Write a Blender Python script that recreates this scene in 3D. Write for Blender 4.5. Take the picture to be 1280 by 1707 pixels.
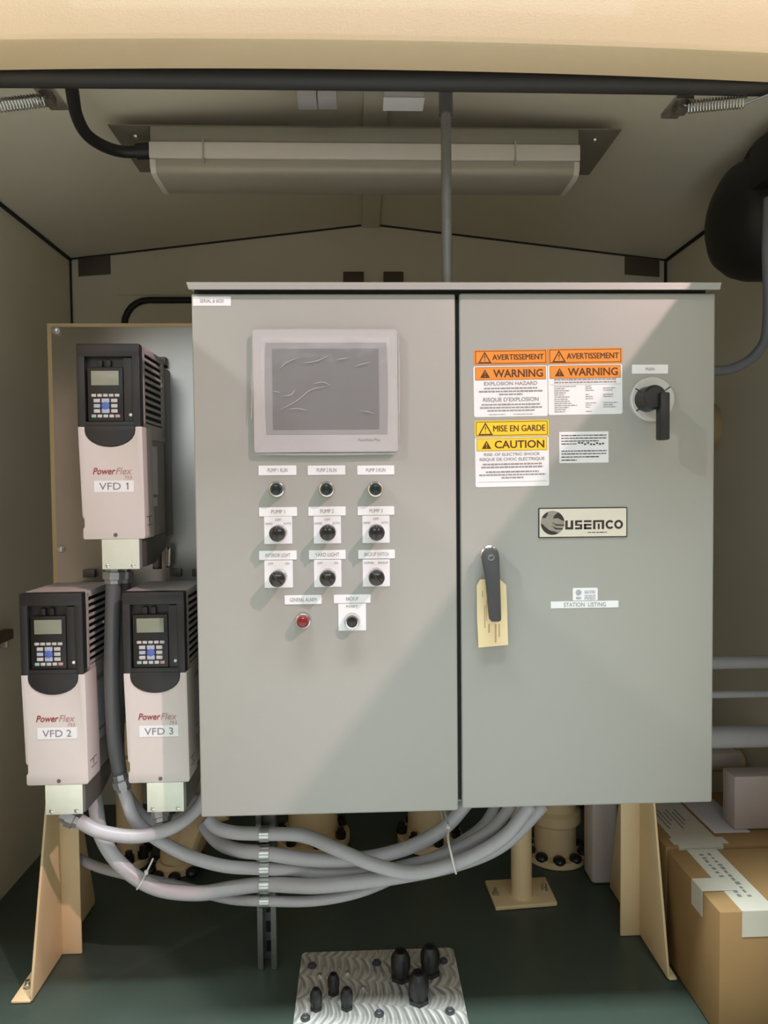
import bpy, bmesh, math, random
from mathutils import Vector, Matrix

random.seed(4)
scene = bpy.context.scene
for o in list(bpy.data.objects):
    bpy.data.objects.remove(o)
COL = scene.collection

# ------------------------------------------------------------------ camera
CAMZ = 1.18
YAW, PITCH, ROLL, FPX = .0351, .0333, -.0097, 1150.0
F_ = Vector((math.sin(YAW)*math.cos(PITCH), math.cos(YAW)*math.cos(PITCH), -math.sin(PITCH)))
r0 = Vector((math.cos(YAW), -math.sin(YAW), 0)); u0 = r0.cross(F_)
R_ = math.cos(ROLL)*r0 + math.sin(ROLL)*u0
U_ = -math.sin(ROLL)*r0 + math.cos(ROLL)*u0
cd = bpy.data.cameras.new('camera'); cam = bpy.data.objects.new('camera', cd); COL.objects.link(cam)
cd.sensor_fit = 'HORIZONTAL'; cd.sensor_width = 36; cd.lens = FPX/1280*36
cd.clip_start = .02; cd.clip_end = 60
M = Matrix((R_, U_, -F_)).transposed().to_4x4(); M.translation = (0, 0, CAMZ)
cam.matrix_world = M
scene.camera = cam

# ------------------------------------------------------------------ light
scene.view_settings.view_transform = 'Standard'
scene.view_settings.look = 'None'
scene.view_settings.gamma = 1
scene.view_settings.use_curve_mapping = False
scene.view_settings.exposure = 0.16

w = bpy.data.worlds.new('hall'); scene.world = w; w.use_nodes = True
w.node_tree.nodes['Background'].inputs[0].default_value = (.85, 1, .95, 1)
w.node_tree.nodes['Background'].inputs[1].default_value = .22

def lamp(name, kind, loc, target, energy, color, size):
    l = bpy.data.lights.new(name, kind); l.energy = energy; l.color = color
    if kind == 'AREA':
        l.shape = 'RECTANGLE'; l.size, l.size_y = size
    else:
        l.shadow_soft_size = size
    o = bpy.data.objects.new(name, l); COL.objects.link(o); o.location = loc
    d = Vector(target) - Vector(loc)
    o.rotation_euler = d.to_track_quat('-Z', 'Y').to_euler()
    return o
# two high-bay lamps of the hall, one to each side of the open doors, then unseen area fills added to balance the tones
lamp('high_bay_right', 'POINT', (3.7, -2.55, CAMZ + 4.31), (0, 1.4, 1.2), 1000, (1, .68, .68), .06)
lamp('high_bay_left', 'POINT', (-4.3, -1.5, CAMZ + 3.48), (0, 1.4, 1.2), 340, (1, 1, .95), .06)
lamp('fill_above', 'AREA', (0.1, .36, CAMZ + 4.4), (0.1, .36, 0), 600, (.90, 1, .98), (3.4, .9))  # added fill, raises brightness towards the cabinet bottom
lamp('fill_middle', 'AREA', (0, -4, CAMZ + 3.6), (0, 1.4, .6), 22, (.92, .96, 1), (6, 1.2))  # added fill for the floor front and floor plate
lamp('fill_far', 'AREA', (0, -8, CAMZ + 3.0), (0, 1.4, .6), 90, (.90, .97, 1), (7, 1.5))  # added low fill reaching the conduits under the cabinet

# ------------------------------------------------------------------ helpers
def ray(px, py):
    return F_ + (px-640)/FPX*R_ - (py-853.5)/FPX*U_
def at(px, py, Y):
    d = ray(px, py)*1.0
    d = d*(Y/d.y); return Vector((d.x, d.y, d.z + CAMZ))
def atz(px, py, z):
    d = ray(px, py); d = d*((z-CAMZ)/d.z); return Vector((d.x, d.y, d.z + CAMZ))

def mat(name, col, rough=.5, metal=0, var=.06, scale=40, bump=0, bscale=200, coat=0, spec=.5, emit=None, alpha=None, aniso=0):
    m = bpy.data.materials.new(name); m.use_nodes = True
    nt = m.node_tree; b = nt.nodes['Principled BSDF']
    b.inputs['Roughness'].default_value = rough
    b.inputs['Metallic'].default_value = metal
    b.inputs['Specular IOR Level'].default_value = spec
    b.inputs['Coat Weight'].default_value = coat
    tc = nt.nodes.new('ShaderNodeTexCoord')
    if var:
        n = nt.nodes.new('ShaderNodeTexNoise'); n.inputs['Scale'].default_value = scale; n.inputs['Detail'].default_value = 4
        nt.links.new(tc.outputs['Object'], n.inputs['Vector'])
        mx = nt.nodes.new('ShaderNodeMix'); mx.data_type = 'RGBA'
        c = Vector(col)
        mx.inputs[6].default_value = (*(c*(1-var)), 1); mx.inputs[7].default_value = (*[min(1, v*(1+var)) for v in c], 1)
        nt.links.new(n.outputs['Fac'], mx.inputs[0]); nt.links.new(mx.outputs[2], b.inputs['Base Color'])
    else:
        b.inputs['Base Color'].default_value = (*col, 1)
    if bump:
        n2 = nt.nodes.new('ShaderNodeTexNoise'); n2.inputs['Scale'].default_value = bscale; n2.inputs['Detail'].default_value = 2
        nt.links.new(tc.outputs['Object'], n2.inputs['Vector'])
        bp = nt.nodes.new('ShaderNodeBump'); bp.inputs['Strength'].default_value = bump; bp.inputs['Distance'].default_value = .002
        nt.links.new(n2.outputs['Fac'], bp.inputs['Height']); nt.links.new(bp.outputs['Normal'], b.inputs['Normal'])
    if emit:
        b.inputs['Emission Color'].default_value = (*col, 1); b.inputs['Emission Strength'].default_value = emit
    if alpha is not None:
        b.inputs['Alpha'].default_value = alpha
    return m
def S(r, g, b):      # 8-bit sRGB to linear
    f = lambda v: (v/255/12.92) if v <= 10 else ((v/255+.055)/1.055)**2.4
    return (f(r), f(g), f(b))

class MB:
    """collects shapes; build() links them as one mesh object"""
    def __init__(s): s.bm = bmesh.new(); s.mi = 0
    def _fin(s, geom, bevel=0, seg=2):
        faces = {f for v in geom for f in v.link_faces}
        for f in faces: f.material_index = s.mi
        if bevel:
            es = list({e for v in geom for e in v.link_edges if len(e.link_faces) == 2 and e.calc_face_angle(0) > .5})
            r = bmesh.ops.bevel(s.bm, geom=es, offset=bevel, segments=seg, affect='EDGES', profile=.5, clamp_overlap=True)
            for f in r['faces']: f.material_index = s.mi
        return s
    def box(s, a, b, bevel=0, mtx=None, seg=2):
        a, b = Vector(a), Vector(b)
        vs = bmesh.ops.create_cube(s.bm, size=1)['verts']
        for v in vs:
            v.co = Vector(((a[i]+b[i])/2 + v.co[i]*abs(b[i]-a[i]) for i in range(3)))
            if mtx: v.co = mtx @ v.co
        return s._fin(vs, bevel, seg)
    def prism(s, poly, vec, bevel=0):
        """poly: list of 3-D points (planar), extruded by vec"""
        vec = Vector(vec)
        lo = [s.bm.verts.new(Vector(p)) for p in poly]; hi = [s.bm.verts.new(Vector(p)+vec) for p in poly]
        n = len(poly); fs = [s.bm.faces.new(lo), s.bm.faces.new(hi[::-1])]
        for i in range(n): fs.append(s.bm.faces.new((lo[i], hi[i], hi[(i+1) % n], lo[(i+1) % n])))
        bmesh.ops.recalc_face_normals(s.bm, faces=fs)
        return s._fin(lo+hi, bevel)
    def rings(s, rings, closed=False, caps=True):
        vs = [[s.bm.verts.new(p) for p in ring] for ring in rings]; n = len(vs[0]); fs = []
        m = len(vs)
        for i in range(m if closed else m-1):
            a, b = vs[i], vs[(i+1) % m]
            for k in range(n):
                f = s.bm.faces.new((a[k], a[(k+1) % n], b[(k+1) % n], b[k])); f.smooth = True; fs.append(f)
        if caps and not closed:
            fs.append(s.bm.faces.new(vs[0][::-1])); fs.append(s.bm.faces.new(vs[-1]))
        bmesh.ops.recalc_face_normals(s.bm, faces=fs)
        for f in fs: f.material_index = s.mi
        return s
    def lathe(s, prof, origin, axis, n=32):
        """prof: list of (radius, distance along axis)"""
        ax = Vector(axis).normalized(); t = Vector((0, 0, 1)) if abs(ax.z) < .9 else Vector((1, 0, 0))
        e1 = ax.cross(t).normalized(); e2 = ax.cross(e1); o = Vector(origin)
        rg = [[o + ax*h + (e1*math.cos(2*math.pi*k/n) + e2*math.sin(2*math.pi*k/n))*max(r, 1e-5) for k in range(n)] for r, h in prof]
        s.rings(rg)
        # sharp profile corners
        return s
    def cyl(s, a, b, r, r2=None, n=24):
        a, b = Vector(a), Vector(b)
        return s.lathe([(r, 0), (r if r2 is None else r2, (b-a).length)], a, b-a, n)
    def ball(s, c, r, sq=(1, 1, 1), n=20):
        vs = bmesh.ops.create_uvsphere(s.bm, u_segments=n, v_segments=n//2, radius=r)['verts']
        for v in vs: v.co = Vector(c) + Vector((v.co.x*sq[0], v.co.y*sq[1], v.co.z*sq[2]))
        for f in {f for v in vs for f in v.link_faces}: f.smooth = True; f.material_index = s.mi
        return s
    def tube(s, pts, r, n=14, closed=False, sub=8, rfun=None):
        P = spline([Vector(p) for p in pts], sub, closed) if sub > 1 else [Vector(p) for p in pts]
        rg = []; m = len(P); up = None
        for i, p in enumerate(P):
            a = P[(i-1) % m] if closed or i else p; b = P[(i+1) % m] if closed or i < m-1 else p
            t = (b-a).normalized()
            if up is None:
                up = t.cross(Vector((0, 0, 1)) if abs(t.z) < .9 else Vector((1, 0, 0))).normalized()
            up = (up - t*up.dot(t)).normalized(); bi = t.cross(up)
            rr = rfun(i/(m-1)) if rfun else r
            rg.append([p + (up*math.cos(2*math.pi*k/n) + bi*math.sin(2*math.pi*k/n))*rr for k in range(n)])
        return s.rings(rg, closed)
    def text(s, string, x0, x1, zc, h, y, rot=0, shear=0, bold=0, pivot=None, thick=0):
        """lettering on a plane facing -y: fitted to x0..x1, centred on height zc with capital height h"""
        cu = bpy.data.curves.new('t', 'FONT'); cu.body = string; cu.size = 1; cu.offset = bold; cu.shear = shear
        cu.resolution_u = 3
        ob = bpy.data.objects.new('t', cu)
        me = bpy.data.meshes.new_from_object(ob)
        xs = [v.co.x for v in me.vertices]; ys = [v.co.y for v in me.vertices]
        if xs:
            a, b = min(xs), max(xs); lo, hi = min(ys), max(ys)
            lo = max(lo, -.03) if any(c in string for c in ',Q') else lo
            sx = (x1-x0)/(b-a); sz = h/(hi-lo)
            vs = []
            cx = (x0+x1)/2 if pivot is None else pivot[0]; cz = zc if pivot is None else pivot[1]
            for v in me.vertices:
                X = x0 + (v.co.x-a)*sx; Z = zc - h/2 + (v.co.y-lo)*sz
                dx, dz = X-cx, Z-cz
                X = cx + dx*math.cos(rot) - dz*math.sin(rot); Z = cz + dx*math.sin(rot) + dz*math.cos(rot)
                vs.append(s.bm.verts.new((X, y, Z)))
            for p in me.polygons:
                try:
                    f = s.bm.faces.new([vs[i] for i in p.vertices]); f.material_index = s.mi
                except ValueError: pass
        bpy.data.objects.remove(ob); bpy.data.curves.remove(cu); bpy.data.meshes.remove(me)
        return s
    def build(s, name, m, parent=None, smooth=None, origin=None, sharp=.6):
        me = bpy.data.meshes.new(name)
        o3 = Vector((0, 0, 0)) if origin is None else Vector(origin)
        if parent is not None: o3 = ROOT.get(parent.name, o3)
        if o3.length: bmesh.ops.translate(s.bm, verts=s.bm.verts, vec=-o3)
        s.bm.to_mesh(me); s.bm.free()
        if smooth: 
            for p in me.polygons: p.use_smooth = True
        me.set_sharp_from_angle(angle=sharp)
        for q in (m if isinstance(m, (list, tuple)) else [m]): me.materials.append(q)
        o = bpy.data.objects.new(name, me); COL.objects.link(o)
        if parent is not None:
            o.parent = parent; ROOT[o.name] = o3
        else:
            o.location = o3; ROOT[o.name] = o3
        return o
ROOT = {}
def spline(P, sub, closed=False):
    out = []; m = len(P)
    for i in range(m if closed else m-1):
        p1, p2 = P[i], P[(i+1) % m]
        p0 = P[i-1] if (closed or i) else p1*2-p2
        p3 = P[(i+2) % m] if (closed or i < m-2) else p2*2-p1
        for k in range(sub):
            t = k/sub
            out.append(.5*((2*p1) + (p2-p0)*t + (2*p0-5*p1+4*p2-p3)*t*t + (3*p1-p0-3*p2+p3)*t**3))
    if not closed: out.append(P[-1])
    return out
def tag(o, label=None, cat=None, group=None, kind=None):
    if label: o['label'] = label
    if cat: o['category'] = cat
    if group: o['group'] = group
    if kind: o['kind'] = kind
    return o
def thing(name, loc, label, cat, group=None):
    o = bpy.data.objects.new(name, None); COL.objects.link(o); o.location = loc; o.empty_display_size = .05
    ROOT[o.name] = Vector(loc)
    return tag(o, label, cat, group)
def struct(o): o['kind'] = 'structure'; return o
def children(o): return [c for c in COL.objects if c.parent == o]

# ------------------------------------------------------------------ materials
m_gel = mat('beige_gelcoat', (.66, .53, .35), .26, var=.03, scale=6, bump=.12, bscale=260, coat=.3)
m_in = mat('cream_liner', (.74, .69, .56), .55, var=.05, scale=5, bump=.1, bscale=120)
m_floor = mat('green_floor_paint', (.049, .072, .060), .4, var=.15, scale=8, bump=.12, bscale=90)
m_ground = mat('concrete', (.46, .48, .48), .8, var=.15, scale=3)
m_black = mat('black_rubber', (.012, .011, .011), .5, var=0)
m_seam = mat('black_sealant', (.01, .009, .008), .6, var=0)
m_gray = mat('grey_enamel', (.36, .362, .342), .42, var=.015, scale=3, bump=.05, bscale=500)
m_white = mat('white_plastic', (.82, .84, .88), .45, var=.02)
m_ink = mat('black_ink', (.03, .025, .025), .6, var=0)
m_gink = mat('grey_ink', (.22, .21, .21), .6, var=0)
m_fine = mat('fine_print_grey', (.30, .28, .29), .6, var=0)
m_brown = mat('dark_brown_ink', (.09, .03, .008), .6, var=0)
m_orange = mat('orange_vinyl', (.80, .27, .028), .4, var=.03)
m_yellow = mat('yellow_vinyl', (.92, .62, .03), .4, var=.03)
m_chrome = mat('chrome', (.7, .68, .66), .16, 1, var=.05)
m_zinc = mat('zinc_steel', (.62, .62, .6), .3, 1, var=.08)
m_fit = mat('dull_zinc_fitting', (.36, .36, .37), .42, .7, var=.1)
m_stain = mat('stainless_sheet', (.44, .425, .40), .32, 1, var=.08, scale=12)
m_knob = mat('black_phenolic', (.016, .012, .011), .18, var=0, coat=.5)
m_dkgreen = mat('dark_green_lens', (.010, .018, .013), .12, var=0, coat=.6)
m_red = mat('red_lens', (.17, .008, .010), .2, var=0, coat=.6)
m_dgray = mat('dark_grey_plastic', (.055, .055, .06), .45, var=.03)
m_char = mat('charcoal_plastic', (.021, .021, .023), .42, var=.04)
m_blackp = mat('black_plastic', (.010, .010, .011), .4, var=0)
m_pink = mat('pinkish_grey_plastic', (.50, .465, .45), .5, var=.02)
m_pinkf = mat('pinkish_grey_cover', (.62, .575, .555), .5, var=.02)
m_chas = mat('dark_grey_chassis', (.13, .125, .115), .45, .3, var=.05)
m_chas2 = mat('grey_side_casing', (.33, .30, .275), .5, var=.03)
m_lcd = mat('green_grey_lcd', (.27, .30, .235), .25, var=0)
m_key = mat('grey_key', (.55, .55, .55), .4, var=0)
m_keyb = mat('blue_key', (.10, .16, .48), .4, var=0)
m_keyl = mat('light_blue_key', (.42, .48, .66), .4, var=0)
m_keyg = mat('green_key', (.33, .50, .45), .4, var=0)
m_keyr = mat('red_key', (.55, .33, .31), .4, var=0)
m_brand = mat('dark_red_ink', (.32, .06, .06), .5, var=0)
m_brand2 = mat('pale_red_ink', (.45, .27, .25), .5, var=0)
m_plate = mat('pale_zinc_plate', (.68, .73, .63), .5, .1, var=.05, scale=60)
m_beige = mat('beige_enamel', (.82, .63, .37), .4, var=.04, scale=12)
m_cond = mat('grey_conduit', (.46, .46, .49), .36, var=.06, scale=60)
m_condd = mat('dark_grey_conduit', (.10, .105, .11), .45, var=.06, scale=60)
m_pvc = mat('grey_pvc', (.40, .40, .43), .45, var=.05)
m_strut = mat('galvanised_strut', (.23, .225, .215), .42, .8, var=.12)
m_card = mat('cardboard', (.31, .185, .075), .75, var=.08, scale=14)
m_tape = mat('packing_tape', (.60, .57, .49), .3, var=.08, scale=18)
m_paper = mat('white_paper', (.66, .63, .68), .7, var=.03)
m_manila = mat('manila_tag', (.87, .72, .43), .7, var=.04)
m_tagink = mat('brown_print', (.58, .38, .22), .7, var=0)
m_screen = mat('grey_screen_glass', (.15, .145, .15), .3, var=0, coat=.3)
m_sframe = mat('mid_grey_frame', (.28, .275, .285), .4, var=0)
m_hmi = mat('off_white_bezel', (.45, .435, .445), .45, var=.02)
m_fix = mat('olive_grey_fixture', (.26, .25, .20), .5, var=.03)
m_fixw = mat('white_fixture_rail', (.66, .62, .57), .45, var=.03)
m_lens = mat('frosted_diffuser', (.40, .37, .31), .3, var=.03)
m_sheet = mat('dull_metal_plate', (.24, .22, .18), .5, .35, var=.08)
m_brkt = mat('dark_bracket', (.12, .10, .075), .5, .3, var=.1)
m_tan = mat('tan_board_edge', (.55, .42, .22), .6, var=.05)
m_white2 = mat('white_pvc', (.66, .58, .54), .45, var=.04)
m_lilac = mat('grey_carton', (.50, .43, .43), .7, var=.04)
m_nyl = mat('white_nylon', (.75, .74, .70), .4, var=0)

# ground stainless with swirled mill marks
m_swirl = bpy.data.materials.new('swirl_milled_aluminium'); m_swirl.use_nodes = True
nt = m_swirl.node_tree; b = nt.nodes['Principled BSDF']
b.inputs['Base Color'].default_value = (.80, .79, .78, 1); b.inputs['Metallic'].default_value = .55; b.inputs['Roughness'].default_value = .4
tc = nt.nodes.new('ShaderNodeTexCoord'); mp = nt.nodes.new('ShaderNodeMapping'); mp.inputs['Scale'].default_value = (1.3, .5, 1); mp.inputs['Rotation'].default_value = (0, 0, .35)
def mth(op, a_, b_=None):
    n = nt.nodes.new('ShaderNodeMath'); n.operation = op
    for i, v in enumerate((a_, b_)):
        if v is None: continue
        if isinstance(v, (int, float)): n.inputs[i].default_value = v
        else: nt.links.new(v, n.inputs[i])
    return n.outputs[0]
sx = nt.nodes.new('ShaderNodeSeparateXYZ'); nt.links.new(tc.outputs['Object'], sx.inputs[0])
ns = nt.nodes.new('ShaderNodeTexNoise'); ns.inputs['Scale'].default_value = 11; ns.inputs['Detail'].default_value = 1; nt.links.new(tc.outputs['Object'], ns.inputs['Vector'])
row = mth('ADD', mth('MULTIPLY', sx.outputs[1], 13.5), mth('MULTIPLY', sx.outputs[0], 2.2))
t_ = mth('SUBTRACT', mth('FRACT', row), .5)
ph = mth('ADD', mth('ADD', mth('MULTIPLY', sx.outputs[0], 52), mth('MULTIPLY', mth('MULTIPLY', t_, t_), 2.6)), mth('ADD', mth('MULTIPLY', ns.outputs['Fac'], 1.6), mth('MULTIPLY', mth('FLOOR', row), .37)))
wv_out = mth('MULTIPLY', mth('SINE', mth('MULTIPLY', ph, 6.283)), mth('SUBTRACT', 1, mth('MULTIPLY', mth('ABSOLUTE', t_), 1.5)))
bp = nt.nodes.new('ShaderNodeBump'); bp.inputs['Strength'].default_value = .9; bp.inputs['Distance'].default_value = .005
cr = nt.nodes.new('ShaderNodeMapRange'); cr.inputs[1].default_value = -.4; cr.inputs[2].default_value = 1; cr.inputs[3].default_value = .55; cr.inputs[4].default_value = .24
nt.links.new(wv_out, cr.inputs[0]); nt.links.new(cr.outputs[0], b.inputs['Roughness'])
nt.links.new(wv_out, bp.inputs['Height']); nt.links.new(bp.outputs[0], b.inputs['Normal'])

# clear wrinkled film
m_film = bpy.data.materials.new('clear_film'); m_film.use_nodes = True
nt = m_film.node_tree; out = nt.nodes['Material Output']; nt.nodes.remove(nt.nodes['Principled BSDF'])
tr = nt.nodes.new('ShaderNodeBsdfTransparent'); gl = nt.nodes.new('ShaderNodeBsdfGlossy'); gl.inputs['Roughness'].default_value = .08
df = nt.nodes.new('ShaderNodeBsdfDiffuse'); df.inputs['Color'].default_value = (.9, .88, .9, 1)
m1 = nt.nodes.new('ShaderNodeMixShader'); m1.inputs[0].default_value = .07
m2 = nt.nodes.new('ShaderNodeMixShader'); m2.inputs[0].default_value = .02
tc = nt.nodes.new('ShaderNodeTexCoord'); mp = nt.nodes.new('ShaderNodeMapping'); mp.inputs['Scale'].default_value = (14, 14, 34); mp.inputs['Rotation'].default_value = (0, .35, 0)
nz = nt.nodes.new('ShaderNodeTexNoise'); nz.inputs['Scale'].default_value = 1.0; nz.inputs['Detail'].default_value = 3
bp = nt.nodes.new('ShaderNodeBump'); bp.inputs['Strength'].default_value = .04; bp.inputs['Distance'].default_value = .004
nt.links.new(tc.outputs['Object'], mp.inputs[0]); nt.links.new(mp.outputs[0], nz.inputs[0]); nt.links.new(nz.outputs['Fac'], bp.inputs['Height']); nt.links.new(bp.outputs[0], gl.inputs['Normal'])
nt.links.new(tr.outputs[0], m1.inputs[1]); nt.links.new(df.outputs[0], m1.inputs[2])
nt.links.new(m1.outputs[0], m2.inputs[1]); nt.links.new(gl.outputs[0], m2.inputs[2]); nt.links.new(m2.outputs[0], out.inputs[0])

# ------------------------------------------------------------------ setting: the fibreglass shelter
XL, XR, YB, YF = -1.053, 1.168, 2.60, 1.19
XC = .052; ZE = CAMZ + .855; ZR = CAMZ + .985
T = .04
struct(MB().box((XL-T, YF-.02, -.06), (XR+T, YB+T, 0)).build('floor', m_floor))
struct(MB().box((-9, -9, -.22), (9, YF-.02, -.16)).build('ground', m_ground))
def gable(y0, y1): return [(XL-T, y0, -.06), (XR+T, y0, -.06), (XR+T, y0, ZE+.02), (XC, y0, ZR+.02), (XL-T, y0, ZE+.02)]
struct(MB().prism(gable(YB, 0), (0, T, 0)).build('wall_back', m_in))
struct(MB().box((XL-T, YF+.1, -.06), (XL, YB, ZE+.02)).build('wall_left', m_in))
struct(MB().box((XR, YF+.1, -.06), (XR+T, YB, ZE+.02)).build('wall_right', m_in))
mb = MB()
for xa in (XL-T-.03, XR+T+.03):
    sl = (ZR-ZE)/abs((XL if xa < 0 else XR)-XC); za = ZR - sl*abs(xa-XC)
    mb.prism([(xa, YF+.02, za), (XC, YF+.02, ZR), (XC, YF+.02, ZR+.05), (xa, YF+.02, za+.05)], (0, YB-YF+.06, 0))
struct(mb.build('ceiling', m_in))
# ridge strip under the roof
struct(MB().box((XC-.032, YF+.25, ZR-.016), (XC+.032, YB-.002, ZR-.001), .004).build('trim_1', m_in))
# black sealant along the joints
mb = MB()
for xa in (XL, XR):
    mb.tube([(xa, YB-.003, ZE), (XC + (.036 if xa > XC else -.036), YB-.003, ZR-.004)], .0055, 8, sub=1)
struct(mb.build('trim_2', m_seam))
struct(MB().tube([(XL+.003, YF+.1, ZE-.004), (XL+.003, YB-.003, ZE-.004)], .0065, 8, sub=1).build('trim_3', m_seam))
struct(MB().tube([(XR-.003, YF+.1, ZE-.004), (XR-.003, YB-.003, ZE-.004)], .0065, 8, sub=1).build('trim_4', m_seam))
struct(MB().tube([(XL+.003, YB-.003, .02), (XL+.003, YB-.003, ZE-.01)], .004, 8, sub=1).build('trim_5', m_seam))
struct(MB().tube([(XR-.003, YB-.003, .02), (XR-.003, YB-.003, ZE-.01)], .006, 8, sub=1).build('trim_6', m_seam))
# front wall: lintel with a rolled lip, jambs, and the black door seal
JX0, JX1 = -.86, .93
def lint(x): return -.0008 - .0034*(x-.04) - .0237*(x-.04)**2
prof = [(1.165, .42), (1.165, .010), (1.169, .003), (1.176, 0), (1.238, -.004), (1.25, .006), (1.25, .42)]
LZ = CAMZ + .742
xs = [XL-T + (XR-XL+2*T)*k/24 for k in range(25)]
def top_at(x): return min(ZE + .02 + (ZR-ZE)*(1-abs(x-XC)/1.11) + .03, 9)
rg = []
for x in xs:
    zt = top_at(x)
    rg.append([Vector((x, y, (zt if h > .4 else LZ + lint(x) + h))) for y, h in prof])
struct(MB().rings(rg).build('wall_front', m_gel))
struct(MB().box((XL-T, 1.165, -.06), (JX0, 1.25, LZ+.02), .006).build('trim_7', m_gel))
struct(MB().box((JX1, 1.165, -.06), (XR+T, 1.25, LZ+.02), .006).build('trim_8', m_gel))
mb = MB()
rg = []
for x in [JX0 + (JX1-JX0)*k/24 for k in range(25)]:
    z = LZ - .003 - .004*x*x
    rg.append([Vector((x, 1.268 + .017*math.cos(a), z + .020*math.sin(a))) for a in [2*math.pi*k/12 for k in range(12)]])
mb.rings(rg)
struct(mb.build('trim_9', m_black))
# the two doors of the shelter, swung open on either side of the photographer
def leaf(x0, x1, name):
    mb = MB().box((x0, .26, .03), (x1, 1.16, CAMZ+.745), .008)
    struct(mb.build(name, m_gel))
leaf(-.917, -.882, 'door_1')
leaf(.93, .965, 'door_2')
# rear access door with a black gasket
gx0, gx1, gz1 = at(208, 520, YB).x, at(1010, 520, YB).x, at(260, 501, YB).z
mb = MB()
pts = []
for cx, cz, a0 in ((gx0+.09, gz1-.09, 180), (gx1-.09, gz1-.09, 90)):
    for k in range(7):
        a = math.radians(a0 - 15*k); pts.append((cx+.09*math.cos(a), YB-.006, cz+.09*math.sin(a)))
pts = [(gx0, YB-.006, .35)] + pts + [(gx1, YB-.006, .35)]
mb.tube(pts, .012, 10, closed=True, sub=1)
dr = MB().box((gx0, YB-.003, .35), (gx1, YB-.0005, gz1), 0).build('door_3', m_in); struct(dr)
g = mb.build('gasket', m_black, dr)
struct(MB().box((at(196, 488, YB).x, YB-.005, gz1+.02), (at(1020, 488, YB).x, YB-.0005, gz1+.028)).build('trim_10', m_in))

# ------------------------------------------------------------------ electrical cabinet
YD = 1.405
def D(px, py, off=0): return at(px, py, YD-off)
cx0, cx1 = -.3323, .7345
cz0, cz1 = CAMZ-.6665, CAMZ+.394
YCB = 1.80
cab = thing('electrical_cabinet', ((cx0+cx1)/2, YCB, cz0),
            'large grey two-door electrical control cabinet with touch screen, knobs and warning stickers', 'electrical cabinet')
MB().box((cx0+.006, YD+.024, cz0+.004), (cx1-.006, YCB, cz1-.004), .004).build('body', m_gray, cab)
mb = MB(); mb.box((cx0+.02, YD+.020, cz0+.012), (cx1-.02, YD+.025, cz1-.006)); mb.box((cx0+.004, YD+.010, cz1-.001), (cx1-.016, YD+.026, cz1+.012))  # second box is a black strip painting the shaded gap under the drip shield
mb.build('gasket', m_black, cab)
xa, xb = D(758.6, 491).x, D(765.6, 491).x
MB().box((cx0, YD, cz0-.003), (xa, YD+.02, cz1), .004, seg=3).build('door', m_gray, cab)['label'] = 'left cabinet door with touch screen and switches'
rdoor = MB().box((xb, YD, cz0+.001), (cx1, YD+.02, cz1+.0015), .004, seg=3).build('door', m_gray, cab)
rdoor['label'] = 'right cabinet door with warning stickers and latch'
dz0, dz1 = D(640, 486).z, D(640, 473.5).z
mb = MB()
mb.prism([(cx0-.006, YD-.012, dz1), (cx1+.006, YD-.012, dz1), (cx1+.001, YD-.016, dz0), (cx0-.001, YD-.016, dz0)], (0, .004, 0))
mb.box((cx0-.006, YD-.01, dz1-.003), (cx1+.006, YD+.06, dz1))
mb.build('drip_shield', m_gray, cab)

def card(px0, py0, px1, py1, rot=0, th=.0008, off=0, rad=.0015):
    """a plate glued to the door: centre, size and the builder"""
    a, b_ = D(px0, (py0+py1)/2), D(px1, (py0+py1)/2)
    t, u = D((px0+px1)/2, py0), D((px0+px1)/2, py1)
    c = Vector(((a.x+b_.x)/2, YD, (t.z+u.z)/2)); return c, abs(b_.x-a.x), abs(t.z-u.z)
def rrect(c, wd, ht, y, th, rad, rot=0):
    pts = []
    for sx, sz, a0 in ((1, 1, 0), (-1, 1, 90), (-1, -1, 180), (1, -1, 270)):
        for k in range(5):
            a = math.radians(a0+22.5*k)
            dx = sx*(wd/2-rad)+rad*math.cos(a); dz = sz*(ht/2-rad)+rad*math.sin(a)
            pts.append((c.x+dx*math.cos(rot)-dz*math.sin(rot), y, c.z+dx*math.sin(rot)+dz*math.cos(rot)))
    return MB().prism(pts, (0, -th, 0))
def bar(mb, c, rot, x0, x1, z, h, y):
    """thin printed bar, coordinates local to the sticker's centre"""
    P = []
    for dx, dz in ((x0, z-h/2), (x1, z-h/2), (x1, z+h/2), (x0, z+h/2)):
        P.append((c.x+dx*math.cos(rot)-dz*math.sin(rot), y, c.z+dx*math.sin(rot)+dz*math.cos(rot)))
    f = mb.bm.faces.new([mb.bm.verts.new(p) for p in P]); f.material_index = mb.mi; return mb
def scribble(mb, c, rot, x0, x1, z, h, y, rnd):
    """a row of tiny print too small to read"""
    x = x0
    while x < x1:
        l = min(rnd.uniform(.0035, .010), x1-x); bar(mb, c, rot, x, x+l, z, h*rnd.uniform(.75, 1), y); x += l + .0012
def tri(mb, c, rot, dx, dz, s, y, outline=False):
    def P(x, z): return Vector((c.x+x*math.cos(rot)-z*math.sin(rot), y, c.z+x*math.sin(rot)+z*math.cos(rot)))
    A = [(dx-s*.58, dz-s*.5), (dx+s*.58, dz-s*.5), (dx, dz+s*.5)]
    if outline:
        k = .72; ci = (dx, dz-s*.167)
        B = [(ci[0]+(p[0]-ci[0])*k, ci[1]+(p[1]-ci[1])*k) for p in A]
        for i in range(3):
            j = (i+1) % 3
            f = mb.bm.faces.new([mb.bm.verts.new(P(*q)) for q in (A[i], A[j], B[j], B[i])]); f.material_index = mb.mi
    else:
        f = mb.bm.faces.new([mb.bm.verts.new(P(*q)) for q in A]); f.material_index = mb.mi
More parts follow.
